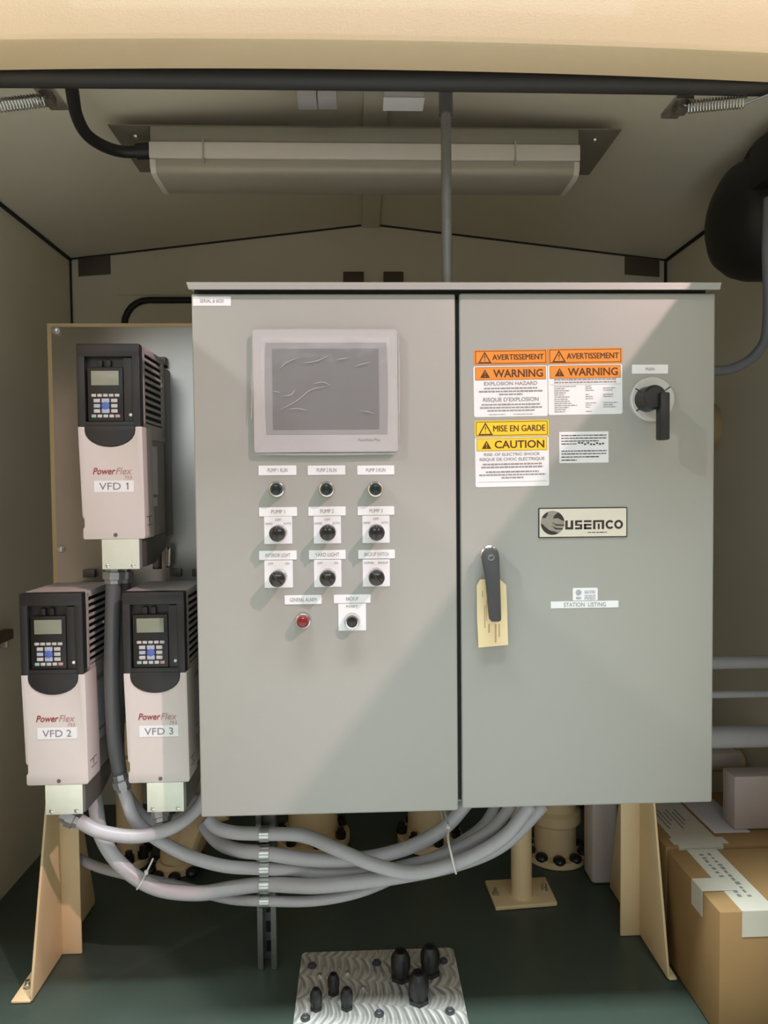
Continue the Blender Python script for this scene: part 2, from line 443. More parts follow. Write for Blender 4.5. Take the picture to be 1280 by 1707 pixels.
def frame_line(mb, c, rot, wd, ht, y, t=.0011):
    bar(mb, c, rot, -wd/2, wd/2, ht/2-t/2, t, y); bar(mb, c, rot, -wd/2, wd/2, -ht/2+t/2, t, y)
    bar(mb, c, rot, -wd/2, -wd/2+t, 0, ht, y); bar(mb, c, rot, wd/2-t, wd/2, 0, ht, y)
YT = YD-.0014      # height of print on stickers
def T_(mb, s_, c, rot, x0, x1, dz, h, bold=0, y=None, shear=0):
    mb.text(s_, c.x+x0, c.x+x1, c.z+dz, h, YT if y is None else y, rot, shear, bold, pivot=(c.x, c.z)); return mb

def plate(px0, py0, px1, py1, lines, name='name_plate', label=None, m=m_white, ink=m_gink, h=.42, wfrac=.6, th=.0012):
    c, wd, ht = card(px0, py0, px1, py1)
    o = rrect(c, wd, ht, YD, th, .0012).build(name, m, cab)
    if label: o['label'] = label
    mb = MB()
    mb.text(lines, c.x-wd*wfrac/2, c.x+wd*wfrac/2, c.z, ht*h, YD-th-.0003)
    mb.build('lettering', ink, o)
    return o

plate(321.5, 494.5, 385, 510, 'SERIAL # 6020', wfrac=.62)
# touch screen in its clear film
c, wd, ht = card(424, 552, 662, 754)
hm = rrect(c, wd, ht, YD, .014, .006).build('touch_screen', m_hmi, cab)
hm['label'] = 'off-white framed touch screen panel under clear plastic film'
c2, w2, h2 = card(445, 574, 644, 725)
pts = []
for k in range(9):
    t = -1 + k/4; pts.append((c2.x + w2/2 + .002*(1-t*t), YD-.0141, c2.z + t*h2/2))
for k in range(9):
    t = 1 - k/4; pts.append((c2.x - w2/2 - .002*(1-t*t), YD-.0141, c2.z + t*h2/2))
MB().prism(pts, (0, -.0008, 0)).build('screen_frame', m_sframe, hm)
c3, w3, h3 = card(456, 584, 631, 717)
rrect(c3, w3, h3, YD-.0149, .0008, .001).build('display', m_screen, hm)
mb = MB(); c4, w4, h4 = card(597, 731, 633, 737)
mb.text('PanelView Plus', c4.x-w4/2, c4.x+w4/2, c4.z, h4*.8, YD-.0144); mb.build('lettering', m_gink, hm)
# film: a loose clear cover folded over the panel edges, with creases and pale glint strips
mb = MB(); cf, wf, hf = card(418, 547, 667, 759)
nx, nz_ = 26, 22
rnd = random.Random(7)
grid = []
for j in range(nz_+1):
    row = []
    for i in range(nx+1):
        fx, fz = i/nx*2-1, j/nz_*2-1
        e = max(abs(fx), abs(fz)); y = YD-.019 + (0 if e < .9 else .017*((e-.9)/.1)**1.5) + rnd.uniform(-.0007, .0007)
        row.append(mb.bm.verts.new((cf.x+fx*wf/2 + (rnd.uniform(-.001, .001) if e > .98 else 0), y, cf.z+fz*hf/2)))
    grid.append(row)
for j in range(nz_):
    for i in range(nx):
        f = mb.bm.faces.new((grid[j][i], grid[j][i+1], grid[j+1][i+1], grid[j+1][i])); f.smooth = True
mb.build('protective_film', m_film, hm, sharp=3)
CREASE_GLINTS = []
for P in ([(505, 605), (530, 601), (553, 590)], [(466, 615), (478, 604), (500, 595)], [(463, 685), (495, 668), (518, 650), (552, 642)],
          [(481, 682), (497, 681), (513, 685)], [(522, 640), (537, 637), (551, 642)], [(600, 685), (613, 686), (624, 690)],
          [(560, 599), (570, 598), (582, 596)], [(593, 611), (603, 607), (619, 604)], [(455, 652), (461, 653), (468, 655)],
          [(470, 660), (485, 658), (492, 649)]):
    pp = [D(x, y, .0205) for x, y in P]
    CREASE_GLINTS.append(MB().tube(pp, .001, 6, sub=6, rfun=lambda t: .0002+.0009*math.sin(math.pi*min(max(t, 0), 1))))
m_crease_glint = mat('film_crease_glint', (.55, .54, .55), .2, var=0, alpha=.55)  # pale tint puts the film's gloss streaks into the fold colour
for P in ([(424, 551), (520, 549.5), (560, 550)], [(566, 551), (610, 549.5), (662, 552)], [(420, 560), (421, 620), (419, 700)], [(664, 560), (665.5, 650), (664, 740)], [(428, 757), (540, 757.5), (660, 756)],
          [(430, 561), (520, 560), (655, 561.5)]):  # rim and top strips carry the film's glossy highlight as pale colour
    CREASE_GLINTS.append(MB().tube([D(x, y, .012) for x, y in P], .0015, 6, sub=6, rfun=lambda t: .0008+.0010*math.sin(math.pi*min(max(t, 0), 1))))
for q in CREASE_GLINTS: q.build('film_crease_glint', m_crease_glint, hm)

# pilot lamps, selector switches and the push button
def pilot(px, py, lens, label):
    c = D(px, py)
    o = MB().lathe([(.0165, 0), (.0165, .010), (.0150, .0135), (.0125, .0145), (.0125, .0125)], (c.x, YD, c.z), (0, -1, 0), 28).build('pilot_light', m_chrome, cab)
    o['label'] = label
    MB().lathe([(.0128, .010), (.0128, .022), (.0115, .027), (.008, .0305), (0.0001, .0315)], (c.x, YD, c.z), (0, -1, 0), 28).build('lens', lens, o)
pilot(462.5, 815.5, m_dkgreen, 'dark pilot lamp under the PUMP 1 RUN plate')
pilot(545, 815.5, m_dkgreen, 'dark pilot lamp under the PUMP 2 RUN plate')
pilot(625.5, 815.5, m_dkgreen, 'dark pilot lamp under the PUMP 3 RUN plate')
pilot(506, 1033, m_red, 'red pilot lamp under the GENERAL ALARM plate')
plate(431, 776, 494, 792, 'PUMP 1 RUN', wfrac=.52)
plate(513, 776, 575.5, 791.5, 'PUMP 2 RUN', wfrac=.52)
plate(595.5, 776, 657, 791.2, 'PUMP 3 RUN', wfrac=.52)
plate(474.5, 992, 536, 1007, 'GENERAL ALARM', wfrac=.72)
def legend(px0, py0, px1, py1, words, parent):
    c, wd, ht = card(px0, py0, px1, py1)
    o = rrect(c, wd, ht, YD, .0010, .001).build('legend_plate', m_white, parent)
    mb = MB()
    for s_, fx, fz, fw in words:
        mb.text(s_, c.x+(fx-fw/2)*wd, c.x+(fx+fw/2)*wd, c.z+fz*ht, ht*.085, YD-.0013)
    mb.build('lettering', m_gink, parent)
def selector(px, py, title, tpx, lpx, words, ang, label):
    c = D(px, py)
    o = MB().lathe([(.0165, 0), (.0165, .008), (.0150, .0115), (.0115, .0125), (.0115, .010)], (c.x, YD, c.z), (0, -1, 0), 28).build('selector_switch', m_chrome, cab)
    o['label'] = label
    mb = MB().lathe([(.010, .008), (.0105, .020), (.0158, .022), (.0162, .042), (.0148, .046), (.009, .0485), (.0001, .049)], (c.x, YD, c.z), (0, -1, 0), 28)
    d = Vector((math.sin(ang), 0, math.cos(ang))); p = Vector((d.z, 0, -d.x)); cc = Vector((c.x, 0, c.z))
    q = [cc + d*.0150 - p*.0022, cc + d*.0150 + p*.0022, cc - d*.0150 + p*.0022, cc - d*.0150 - p*.0022]
    mb.prism([(v.x, YD-.046, v.z) for v in q], (0, -.0055, 0), .001)
    mb.build('knob', m_knob, o)
    plate(*tpx, title, wfrac=.36 if len(title) < 8 else .66)
    legend(*lpx, words, o)
HOA = [('HAND', -.33, .24, .27), ('OFF', 0, .38, .2), ('AUTO', .33, .24, .27)]
OO = [('OFF', -.28, .38, .2), ('ON', .31, .38, .15)]
selector(466, 887.5, 'PUMP 1', (432, 845.5, 495, 860.5), (440.5, 861, 487, 906.5), HOA, 0, 'three-way black selector knob under the PUMP 1 plate')
selector(547.5, 886, 'PUMP 2', (514, 844.5, 576, 859.5), (523, 860.5, 568.3, 905.8), HOA, 0, 'three-way black selector knob under the PUMP 2 plate')
selector(627, 886, 'PUMP 3', (596.3, 844, 657, 858.5), (604, 859.5, 649.2, 905), HOA, 0, 'three-way black selector knob under the PUMP 3 plate')
selector(466, 961, 'INTERIOR LIGHT', (432, 918, 494.5, 933), (441, 934, 488, 979.6), OO, -.7, 'black selector knob under the INTERIOR LIGHT plate')
selector(547.5, 960, 'YARD LIGHT', (515, 917, 576, 932), (523.5, 933, 569, 978.4), OO, -.7, 'black selector knob under the YARD LIGHT plate')
selector(627, 959, 'BACKUP SWITCH', (597.2, 916.5, 658, 931), (604.6, 932.5, 649.6, 977.5), [('NORMAL', -.26, .38, .38), ('BACKUP', .26, .38, .36)], -.7, 'black selector knob under the BACKUP SWITCH plate')
c = D(587, 1034)
pb = MB().lathe([(.0165, 0), (.0165, .009), (.0145, .012), (.0140, .022), (.0105, .0225), (.0105, .014)], (c.x, YD, c.z), (0, -1, 0), 28).build('push_button', m_chrome, cab)
pb['label'] = 'black reset push button in a chrome ring'
MB().lathe([(.0103, .012), (.0103, .0195), (.009, .0205), (.0001, .021)], (c.x, YD, c.z), (0, -1, 0), 28).build('button_cap', m_knob, pb)
plate(556.5, 991, 617.5, 1005, 'BACKUP', wfrac=.33)
legend(564, 1006, 610, 1051, [('RESET', 0, .40, .42)], pb)

# warning stickers
ROT = .012
def header_strip(px0, py0, px1, py1, text_, m, label):
    c, wd, ht = card(px0, py0, px1, py1)
    o = rrect(c, wd, ht, YD, .0008, .001, ROT).build('warning_strip', m, cab); o['label'] = label
    mb = MB(); frame_line(mb, c, ROT, wd*.965, ht*.86, YT+.0003)
    tri(mb, c, ROT, -wd*.355, 0, ht*.78, YT+.0003, True)
    T_(mb, '!', c, ROT, -wd*.362, -wd*.348, -ht*.05, ht*.36)
    for k in (-1, 0, 1): T_(mb, text_, c, ROT, -wd*.25+k*.00025, wd*.45+k*.00025, 0, ht*.38, 0, y=YT-.00002*k)
    mb.build('lettering', m_brown, o)
def warn(px0, py0, px1, py1, word, m, label, body):
    c, wd, ht = card(px0, py0, px1, py1)
    o = rrect(c, wd, ht, YD, .0008, .004, ROT).build('warning_sticker', m_white, cab); o['label'] = label
    bh = .255*ht; bz = ht/2 - .02*ht - bh/2
    bc = Vector((c.x - bz*math.sin(ROT), 0, c.z + bz*math.cos(ROT)))
    rrect(bc, wd*.955, bh, YD-.0008, .0004, .001, ROT).build('header_band', m, o)
    mb = MB()
    frame_line(mb, bc, ROT, wd*.955, bh, YT, .0006)
    tri(mb, bc, ROT, -wd*.345, 0, bh*.66, YT)
    T_(mb, word, bc, ROT, -wd*.235, wd*.44, 0, bh*.62, .022)
    mb.build('lettering', m_brown, o)
    mb = MB(); tri(mb, bc, ROT, -wd*.345, bh*.0, bh*.12, YT-.0003)
    T_(mb, '!', bc, ROT, -wd*.352, -wd*.338, -bh*.05, bh*.4, y=YT-.0003)
    mb.build('exclamation_mark', m, o)
    mb = MB(); body(mb, c, wd, ht); mb.build('lettering', m_fine, o)
rn = random.Random(3)
def body1(mb, c, wd, ht):
    T_(mb, 'EXPLOSION HAZARD', c, ROT, -wd*.36, wd*.36, ht*.155, ht*.075, .012)
    T_(mb, 'RISQUE D\'EXPLOSION', c, ROT, -wd*.375, wd*.375, -ht*.16, ht*.085, .012)
    for z, a in ((.06, .36), (0, .43), (-.06, .16), (-.26, .4), (-.32, .42), (-.38, .32)):
        scribble(mb, c, ROT, -wd*a, wd*a, ht*z, ht*.032, YT, rn)
    scribble(mb, c, ROT, -wd*.3, -wd*.08, -ht*.455, ht*.014, YT, rn); scribble(mb, c, ROT, wd*.03, wd*.3, -ht*.455, ht*.014, YT, rn)
def body2(mb, c, wd, ht):
    for z in (.20, .145): scribble(mb, c, ROT, -wd*.42, wd*.42, ht*z, ht*.03, YT, rn)
    bar(mb, c, ROT, -wd*.48, wd*.48, ht*.10, .0005, YT)
    for k in range(13):
        z = .065-.042*k
        scribble(mb, c, ROT, -wd*.42, -wd*(.42-rn.uniform(.13, .34)), ht*z, ht*.018, YT, rn)
        if k % 4 != 3: scribble(mb, c, ROT, wd*.0, wd*rn.uniform(.05, .14), ht*z, ht*.018, YT, rn)
        if k in (1, 2, 4, 5, 8, 9, 10): scribble(mb, c, ROT, wd*.24, wd*rn.uniform(.36, .45), ht*z, ht*.018, YT, rn)
def body3(mb, c, wd, ht):
    T_(mb, 'RISK OF ELECTRIC SHOCK', c, ROT, -wd*.38, wd*.38, ht*.155, ht*.06, .01)
    T_(mb, 'RISQUE DE CHOC ELECTRIQUE', c, ROT, -wd*.44, wd*.44, ht*.055, ht*.065, .01)
    for z, a in ((-.045, .4), (-.105, .42), (-.20, .36), (-.26, .45), (-.32, .15)):
        scribble(mb, c, ROT, -wd*a, wd*a, ht*z, ht*.034, YT, rn)
    bar(mb, c, ROT, -wd*.47, wd*.47, -ht*.40, .0005, YT)
header_strip(790, 583, 912, 607.5, 'AVERTISSEMENT', m_orange, 'orange AVERTISSEMENT strip, the left one')
header_strip(913.5, 580.5, 1037, 606, 'AVERTISSEMENT', m_orange, 'orange AVERTISSEMENT strip, the right one')
header_strip(791, 700.5, 914.5, 727.5, 'MISE EN GARDE', m_yellow, 'yellow MISE EN GARDE strip')
warn(789.5, 610, 912.5, 694.5, 'WARNING', m_orange, 'orange and white WARNING explosion hazard sticker', body1)
warn(913.5, 607.5, 1037, 691, 'WARNING', m_orange, 'orange and white WARNING sticker with a fine-print table', body2)
warn(792, 728.5, 914.7, 811, 'CAUTION', m_yellow, 'yellow and white CAUTION electric shock sticker', body3)
# small data sticker
c, wd, ht = card(932, 719.5, 1014, 771.5)
o = rrect(c, wd, ht, YD, .0008, .001, .006).build('data_sticker', m_white, cab); o['label'] = 'small white sticker with lines of fine print'
mb = MB()
for k, z in enumerate((.38, .29, .20, .11, -.12, -.21, -.31, -.41)):
    scribble(mb, c, .006, -wd*.46, wd*(.46 if k % 4 < 2 else .3 if k % 4 == 2 else -.15), ht*z, ht*.032, YT, rn)
for k in range(9): bar(mb, c, .006, -wd*.12+k*.0062, -wd*.12+k*.0062+.0042, ht*.11+rn.uniform(-.002, .002), ht*.05, YT)
mb.build('lettering', m_ink, o)
# maker's nameplate
c, wd, ht = card(897, 846, 1045, 896)
lg = rrect(c, wd, ht, YD, .0015, .002).build('logo_plate', m_ink, cab); lg['label'] = 'brushed metal logo plate with a globe and black letters'
m_br = mat('brushed_nameplate', (.80, .76, .67), .42, .4, var=.06, scale=20)
YG = YD-.0024
rrect(c, wd*.975, ht*.93, YD-.0015, .0006, .001).build('face_plate', m_br, lg)
MB().lathe([(ht*.40, 0), (ht*.40, .0002), (.0001, .0002)], (c.x-wd*.342, YD-.0020, c.z), (0, -1, 0), 40).build('globe_disc', mat('grey_etching', (.36, .34, .29), .45, .5, var=.2, scale=120), lg)
mb = MB()
# globe: dark patches broken by sweeping pale bands
gc = Vector((c.x-wd*.342, 0, c.z+ht*.0)); gr = ht*.40
def gpoly(pts):
    f = mb.bm.faces.new([mb.bm.verts.new((gc.x+gr*x, YG, gc.z+gr*z)) for x, z in pts])
def arcp(a0, a1, r=1, n=8): return [(r*math.cos(math.radians(a0+(a1-a0)*k/n)), r*math.sin(math.radians(a0+(a1-a0)*k/n))) for k in range(n+1)]
gpoly(arcp(8, 62) + [(.15, .62), (.02, .36), (.45, .40), (.75, .22)])
gpoly(arcp(112, 155) + [(-.62, .40), (-.45, .62)])
gpoly(arcp(185, 300) + [(.2, -.72), (-.25, -.62), (-.62, -.32), (-.85, -.08)])
gpoly([(-.1, .08), (.3, -.10), (.97, -.16), (.96, -.26), (.3, -.22)])
gpoly([(-.1, -.22), (.3, -.42), (.88, -.46), (.82, -.57), (.25, -.54)])
bmesh.ops.recalc_face_normals(mb.bm, faces=mb.bm.faces)
mb.build('globe_emblem', m_ink, lg)
mb = MB()
# blocky letters u s e m c o
lx0, lx1 = c.x-wd*.2, c.x+wd*.45; lh = ht*.30; zc = c.z-ht*.075; u_ = (lx1-lx0)/26; t_ = lh*.25
def R4(x0, x1, z0, z1):
    mb.bm.faces.new([mb.bm.verts.new(p) for p in ((lx0+x0*u_, YG, zc+(z0-.5)*lh), (lx0+x1*u_, YG, zc+(z0-.5)*lh), (lx0+x1*u_, YG, zc+(z1-.5)*lh), (lx0+x0*u_, YG, zc+(z1-.5)*lh))])
R4(0, 1.1, 0, 1); R4(2.4, 3.6, 0, 1); R4(1.1, 2.4, 0, .25)
x = 4.4; R4(x, x+3.2, .78, 1); R4(x, x+1, .56, .78); R4(x, x+3.2, .40, .58); R4(x+2.2, x+3.2, .22, .40); R4(x, x+3.2, 0, .22)
x = 8.4; R4(x, x+3.4, 0, .22); R4(x, x+3.4, .40, .60); R4(x, x+3.4, .78, 1); R4(x, x+1, 0, .6)
x = 12.5; R4(x, x+5, .78, 1); R4(x, x+1.1, 0, .78); R4(x+1.95, x+3.05, 0, .78) if False else R4(x+2.1, x+3, 0, .62); R4(x+3.9, x+5, 0, .78)
def ringl(cx, half, open_):
    n = 28
    for k in range(n):
        a0, a1 = 2*math.pi*k/n, 2*math.pi*(k+1)/n
        am = math.degrees((a0+a1)/2); am = am-360 if am > 180 else am
        if open_ and abs(am) < 38: continue
        P = [(cx+half*math.cos(a), .5+.5*math.sin(a)) for a in (a0, a1)]; Q = [(cx+half*.5*math.cos(a), .5+.27*math.sin(a)) for a in (a0, a1)]
        mb.bm.faces.new([mb.bm.verts.new((lx0+p[0]*u_, YG, zc+(p[1]-.5)*lh)) for p in (P[0], P[1], Q[1], Q[0])])
ringl(20.1, 2, True); ringl(24, 2, False)
scribble(mb, c, 0, wd*.05, wd*.27, -ht*.33, ht*.03, YG, rn)
bmesh.ops.recalc_face_normals(mb.bm, faces=mb.bm.faces)
mb.build('lettering', m_ink, lg)
# listing stickers
c, wd, ht = card(954.5, 980, 996, 1001)
o = rrect(c, wd, ht, YD, .0008, .002).build('certification_sticker', m_white, cab); o['label'] = 'tiny white certification sticker above STATION LISTING'
mb = MB(); m_pl = mat('pale_grey_ink', (.42, .40, .46), .6, var=0)
mb.lathe([(.006, 0), (.006, .0003), (.003, .0003)], (c.x-wd*.27, YT+.0004, c.z+ht*.15), (0, -1, 0), 20)
bar(mb, c, 0, -wd*.37, -wd*.17, -ht*.28, ht*.14, YT); 
for z in (.25, .12, -.1, -.25, -.37): scribble(mb, c, 0, -wd*.04, wd*.4, ht*z, ht*.07, YT, rn)
mb.build('lettering', m_pl, o)
plate(918, 1002, 1030.6, 1013.3, 'STATION  LISTING', wfrac=.62, h=.62, th=.0006)
plate(1053, 608, 1113, 623, 'MAIN', wfrac=.24, h=.36)
# main disconnect
c = D(1085.6, 666)
dc = MB().lathe([(.0455, 0), (.0455, .006), (.043, .009), (.0001, .0092)], (c.x, YD, c.z), (0, -1, 0), 48).build('disconnect_switch', mat('light_grey_dial', (.56, .56, .54), .45, var=.03), cab)
dc['label'] = 'round grey rotary disconnect with a black lever handle'
mb = MB()
for a in (35, 150, 215): 
    d = Vector((math.cos(math.radians(a)), 0, math.sin(math.radians(a)))); p = Vector((-d.z, 0, d.x)); o3 = Vector((c.x, YD-.0092, c.z))
    mb.prism([o3+d*.030-p*.0012, o3+d*.043-p*.0012, o3+d*.043+p*.0012, o3+d*.030+p*.0012], (0, -.0006, 0))
mb.build('dial_mark', m_dgray, dc)
mb = MB(); hc = D(1075, 667)
mb.lathe([(.0255, .009), (.0245, .030), (.0240, .047), (.020, .052), (.0001, .053)], (hc.x, YD, hc.z), (0, -1, 0), 36)
mb.build('rotor', m_blackp, dc)
hb = at(1103, 734, YD-.045); ht_ = at(1096, 655, YD-.045)
mb = MB().box((hb.x-.0098, YD-.062, hb.z), (hb.x+.0098, YD-.036, ht_.z), .004)
mb.build('handle', m_blackp, dc)
# door latch handle
c = D(814.5, 924)
lt = MB().lathe([(.0185, 0), (.0185, .012), (.016, .014), (.0001, .0142)], (c.x, YD, c.z), (0, -1, 0), 32).build('latch_handle', m_chrome, cab)
lt['label'] = 'dark grey lever handle latching the right door'
mb = MB()
c2 = at(818, 929, YD-.03); e2 = at(825.5, 1036, YD-.035)
pts = []
for k in range(9):
    a = math.radians(180-22.5*k); pts.append((c2.x+.0172*math.cos(a), YD-.014, c2.z+.0172*math.sin(a)))
pts += [(e2.x+.0115, YD-.022, e2.z+.004), (e2.x+.008, YD-.022, e2.z), (e2.x-.008, YD-.022, e2.z), (e2.x-.0112, YD-.022, e2.z+.004), (c2.x-.010, YD-.014, c2.z-.04)]
mb.prism(pts, (0, -.019, 0), .003).build('lever', m_dgray, lt)
MB().lathe([(.0068, .031), (.0068, .0345), (.0045, .0345), (.004, .0335), (.0001, .0335)], (c2.x, YD, c2.z), (0, -1, 0), 20).build('lock_cylinder', m_chrome, lt)
# manila tag hanging behind the lever
tg = [(794.5, 976), (800, 966), (832, 964.5), (843.5, 975), (845, 1010), (846.8, 1075), (797.5, 1079.5), (795, 1030)]
P = [at(x, y, YD-.010) for x, y in tg]
cc = sum(P, Vector())/len(P)
tago = MB().prism(P, (0, -.0006, 0)).build('paper_tag', m_manila, None, origin=cc)
tag(tago, 'cream manila paper tag hanging from the dark grey cabinet door lever', 'tag')
mb = MB()
for x, y0, y1, w_ in ((808, 1009, 1047, 2), (804, 985, 995, 1.5), (815, 1040, 1055, 3), (826, 1040, 1071, 3), (832, 1040, 1062, 2.5), (811, 1000, 1035, 1.3)):
    a, b_ = at(x-w_/2, y0, YD-.0109), at(x+w_/2, y1, YD-.0109)
    mb.bm.faces.new([mb.bm.verts.new(p) for p in (a, (b_.x, a.y, a.z), b_, (a.x, a.y, b_.z))])
mb.build('printing', m_tagink, tago)
a = at(816, 968, YD-.010); k_ = at(814, 938, YD-.008)
MB().tube([a, (a.x-.003, a.y+.002, (a.z+k_.z)/2), k_], .0012, 6).build('string', m_nyl, tago)

# ------------------------------------------------------------------ stand under the cabinet and drives
st = thing('equipment_stand', (0, 1.78, 0), 'beige steel stand with gusseted legs carrying the grey cabinet and drive plate', 'stand')
def leg(sx, xp, xg, top):
    """post: flange facing front + web; gussets in the plane x = xg"""
    s = 1 if sx > 0 else -1
    xi = xp
    mb = MB()
    mb.box((min(xi, xg), 1.750, .001), (max(xi, xg), 1.757, top), .002)
    mb.box((xg-.003, 1.757, .001), (xg+.003, 1.82, top), .002)
    o = mb.build('leg', m_beige, st)
    mb = MB().prism([(xg-.003, 1.585, .004), (xg-.003, 1.752, .004), (xg-.003, 1.752, top-.02), (xg-.003, 1.69, top-.02), (xg-.003, 1.585, .02)], (.006, 0, 0), .0015)
    mb.build('gusset', m_beige, o)
    mb = MB().prism([(xg-.003, 1.815, .004), (xg-.003, 1.965, .004), (xg-.003, 1.965, .02), (xg-.003, 1.85, top-.02), (xg-.003, 1.815, top-.02)], (.006, 0, 0), .0015)
    mb.build('gusset', m_beige, o)
    xo = xg + (-.045 if s < 0 else .02)
    mb = MB().box((min(xg, xo), 1.582, .001), (max(xg, xo), 1.965, .008), .003).build('foot_plate', m_beige, o)
    for yy in ((1.625, 1.90) if s < 0 else ()):
        bx = xg + (-.026 if s < 0 else -.02)
        MB().lathe([(.010, .008), (.010, .010), (.0075, .010), (.0075, .017), (.005, .018), (.005, .026), (.0001, .026)], (bx, yy, 0), (0, 0, 1), 6).build('bolt', m_zinc, o)
leg(-1, -.722, -.772, .45)
leg(1, .672, .725, .5095)
MB().box((-.77, 1.805, .44), (.725, 1.835, .48), .003).build('cross_rail', m_beige, st)
MB().box((-.77, 1.803, 1.05), (-.30, 1.835, 1.09), .003).build('cross_rail', m_beige, st)
MB().box((-.35, 1.803, .5), (-.31, 1.835, 1.4), .003).build('upright', m_beige, st)
MB().box((-.768, 1.803, .40), (-.735, 1.835, 1.25), .003).build('upright', m_beige, st)

# ------------------------------------------------------------------ steel plate behind the drives
px_ = at(80, 540, 1.80)
pl = thing('backing_plate', (px_.x+.25, 1.802, .55), 'stainless steel mounting plate with a tan edge behind the three drives', 'mounting plate')
MB().box((px_.x, 1.792, .58), (-.336, 1.802, px_.z), .002).build('board', m_tan, pl)
MB().box((px_.x+.012, 1.789, .59), (-.336, 1.7925, px_.z-.010), .001).build('steel_sheet', m_stain, pl)
for px, py in ((93, 551), (101, 915)):
    p = at(px, py, 1.789)
    MB().lathe([(.011, 0), (.011, .002), (.008, .002), (.007, .007), (.0001, .0085)], (p.x, 1.789, p.z), (0, -1, 0), 16).build('bolt', m_zinc, pl)

# ------------------------------------------------------------------ variable frequency drives
YV = 1.51
def make_drive(loc, label, num):
    t = thing('motor_drive', loc, label, 'motor drive', 'motor drives on the steel plate')
    x0, y0, z0 = loc
    W = .134
    def B(mb, a, b_, bev=0): return mb.box((x0+a[0], y0+a[1], z0+a[2]), (x0+b_[0], y0+b_[1], z0+b_[2]), bev)
    # charcoal upper cover with its recess
    mb = MB()
    B(mb, (0, 0, -.028), (W, .024, 0), .003); B(mb, (0, 0, -.178), (.017, .024, -.026), .002)
    B(mb, (.117, 0, -.178), (W, .024, -.026), .002); B(mb, (.015, 0, -.178), (.119, .024, -.167), .001)
    B(mb, (.010, .016, -.172), (.124, .022, -.02))
    B(mb, (.098, .004, -.168), (.118, .017, -.030), .001)
    pts = [(.0154, -.176)] + [(.0682-.0528*math.cos(math.radians(a)), -.186-.0345*math.sin(math.radians(a))) for a in range(0, 181, 15)] + [(.121, -.176)]
    mb.prism([(x0+a, y0-.002, z0+b_) for a, b_ in pts], (0, .022, 0), .0015)
    mb.build('upper_cover', m_char, t)
    # keypad with display and keys
    mb = MB(); B(mb, (.021, .003, -.1665), (.097, .016, -.050), .002)
    B(mb, (.040, .008, -.050), (.052, .016, -.034), .001); B(mb, (.058, .008, -.050), (.070, .016, -.034), .001)
    kp = mb.build('keypad', m_blackp, t)
    mb = MB(); B(mb, (.030, .0018, -.089), (.0885, .0032, -.058), .0004); mb.build('display', m_lcd, kp)
    def key(cx, cz, wd, ht, m):
        mb = MB(); B(mb, (cx-wd/2, .0012, cz-ht/2), (cx+wd/2, .0035, cz+ht/2), .0008); mb.build('key', m, kp)
    cx = .0595
    for k in range(5): key(cx+(k-2)*.0124, -.1105, .0098, .0062, m_key)
    for j, z in enumerate((-.1217, -.133, -.144)):
        key(cx-.0185, z, .0135, .0078, m_keyl if j == 1 else m_key); key(cx+.0185, z, .0135, .0078, m_key)
        if j != 1: key(cx, z, .0165, .0090, m_keyl)
    mb = MB(); mb.lathe([(.0085, 0), (.0085, .0022), (.007, .003), (.0001, .003)], (x0+cx, y0+.0035, z0-.133), (0, -1, 0), 20); mb.build('key', m_keyb, kp)
    for k in range(5): key(cx+(k-2)*.0126, -.1548, .0098, .0066, (m_keyg, m_key, m_key, m_key, m_keyr)[k])
    mb = MB(); mb.ball((x0+.112, y0+.004, z0-.1525), .0037); mb.build('indicator_light', mat('white_indicator', (.75, .75, .72), .3, var=0), t)
    # pink-grey louvred housing
    mb = MB()
    B(mb, (0, .024, -.010), (W, .185, 0), .002)                         # top
    for xa, xb in ((0, .004), (W-.004, W)):
        B(mb, (xa, .024, -.19), (xb, .036, -.004)); B(mb, (xa, .168, -.19), (xb, .185, -.004))
        for k in range(11):
            zt = -.0085-.0150*k; B(mb, (xa, .03, zt-.0058), (xb, .175, zt))
        B(mb, (xa, .024, -.2), (xb, .185, -.168))
    mb.build('housing', m_pink, t)
    mb = MB(); B(mb, (.007, .026, -.188), (W-.007, .18, -.008)); mb.build('vent_dark_core', m_black, t)  # black filler stands in for the shade inside the vent slots
    # lower front cover, cut out around the tongue
    pts = [(0, -.178), (.0145, -.178)] + [(.0682-.0537*math.cos(math.radians(a)), -.186-.0355*math.sin(math.radians(a))) for a in range(0, 181, 15)] + [(.122, -.178), (.1365, -.178)]
    pts += [(.1385, -.370), (.1385, -.398), (.139, -.415), (.136, -.4205), (.0085, -.4205), (.006, -.417), (.006, -.398), (.0095, -.394), (.0095, -.376), (.0055, -.371)]
    mb = MB(); mb.prism([(x0+a, y0, z0+b_) for a, b_ in pts], (0, .07, 0), .0012)
    fc = mb.build('front_cover', m_pinkf, t)
    mb = MB(); mb.text('Power', x0+.030, x0+.0785, z0-.2735, .0145, y0-.0006, shear=.25, bold=.02); mb.build('lettering', m_brand, fc)
    mb = MB(); mb.text('Flex', x0+.079, x0+.1135, z0-.2735, .0145, y0-.0006, shear=.25, bold=.005); mb.text('755', x0+.097, x0+.114, z0-.288, .0075, y0-.0006, shear=.2); mb.build('lettering', m_brand2, fc)
    mb = MB(); mb.lathe([(.0042, 0), (.0042, .0012), (.0001, .0014)], (x0+.0755, y0, z0-.4115), (0, -1, 0), 16); mb.build('screw', m_chas, fc)
    mb = MB(); B(mb, (.134, .012, -.374), (.1392, .05, -.3725)); B(mb, (.134, .02, -.392), (.1392, .05, -.3905)); B(mb, (.134, .03, -.386), (.1392, .033, -.374)); mb.build('clip', m_chas, fc)
    # name label
    c = Vector((x0+.0742, 0, z0-.3062))
    nl = rrect(c, .0845, .0245, y0, .0006, .0006).build('name_label', m_white, t)
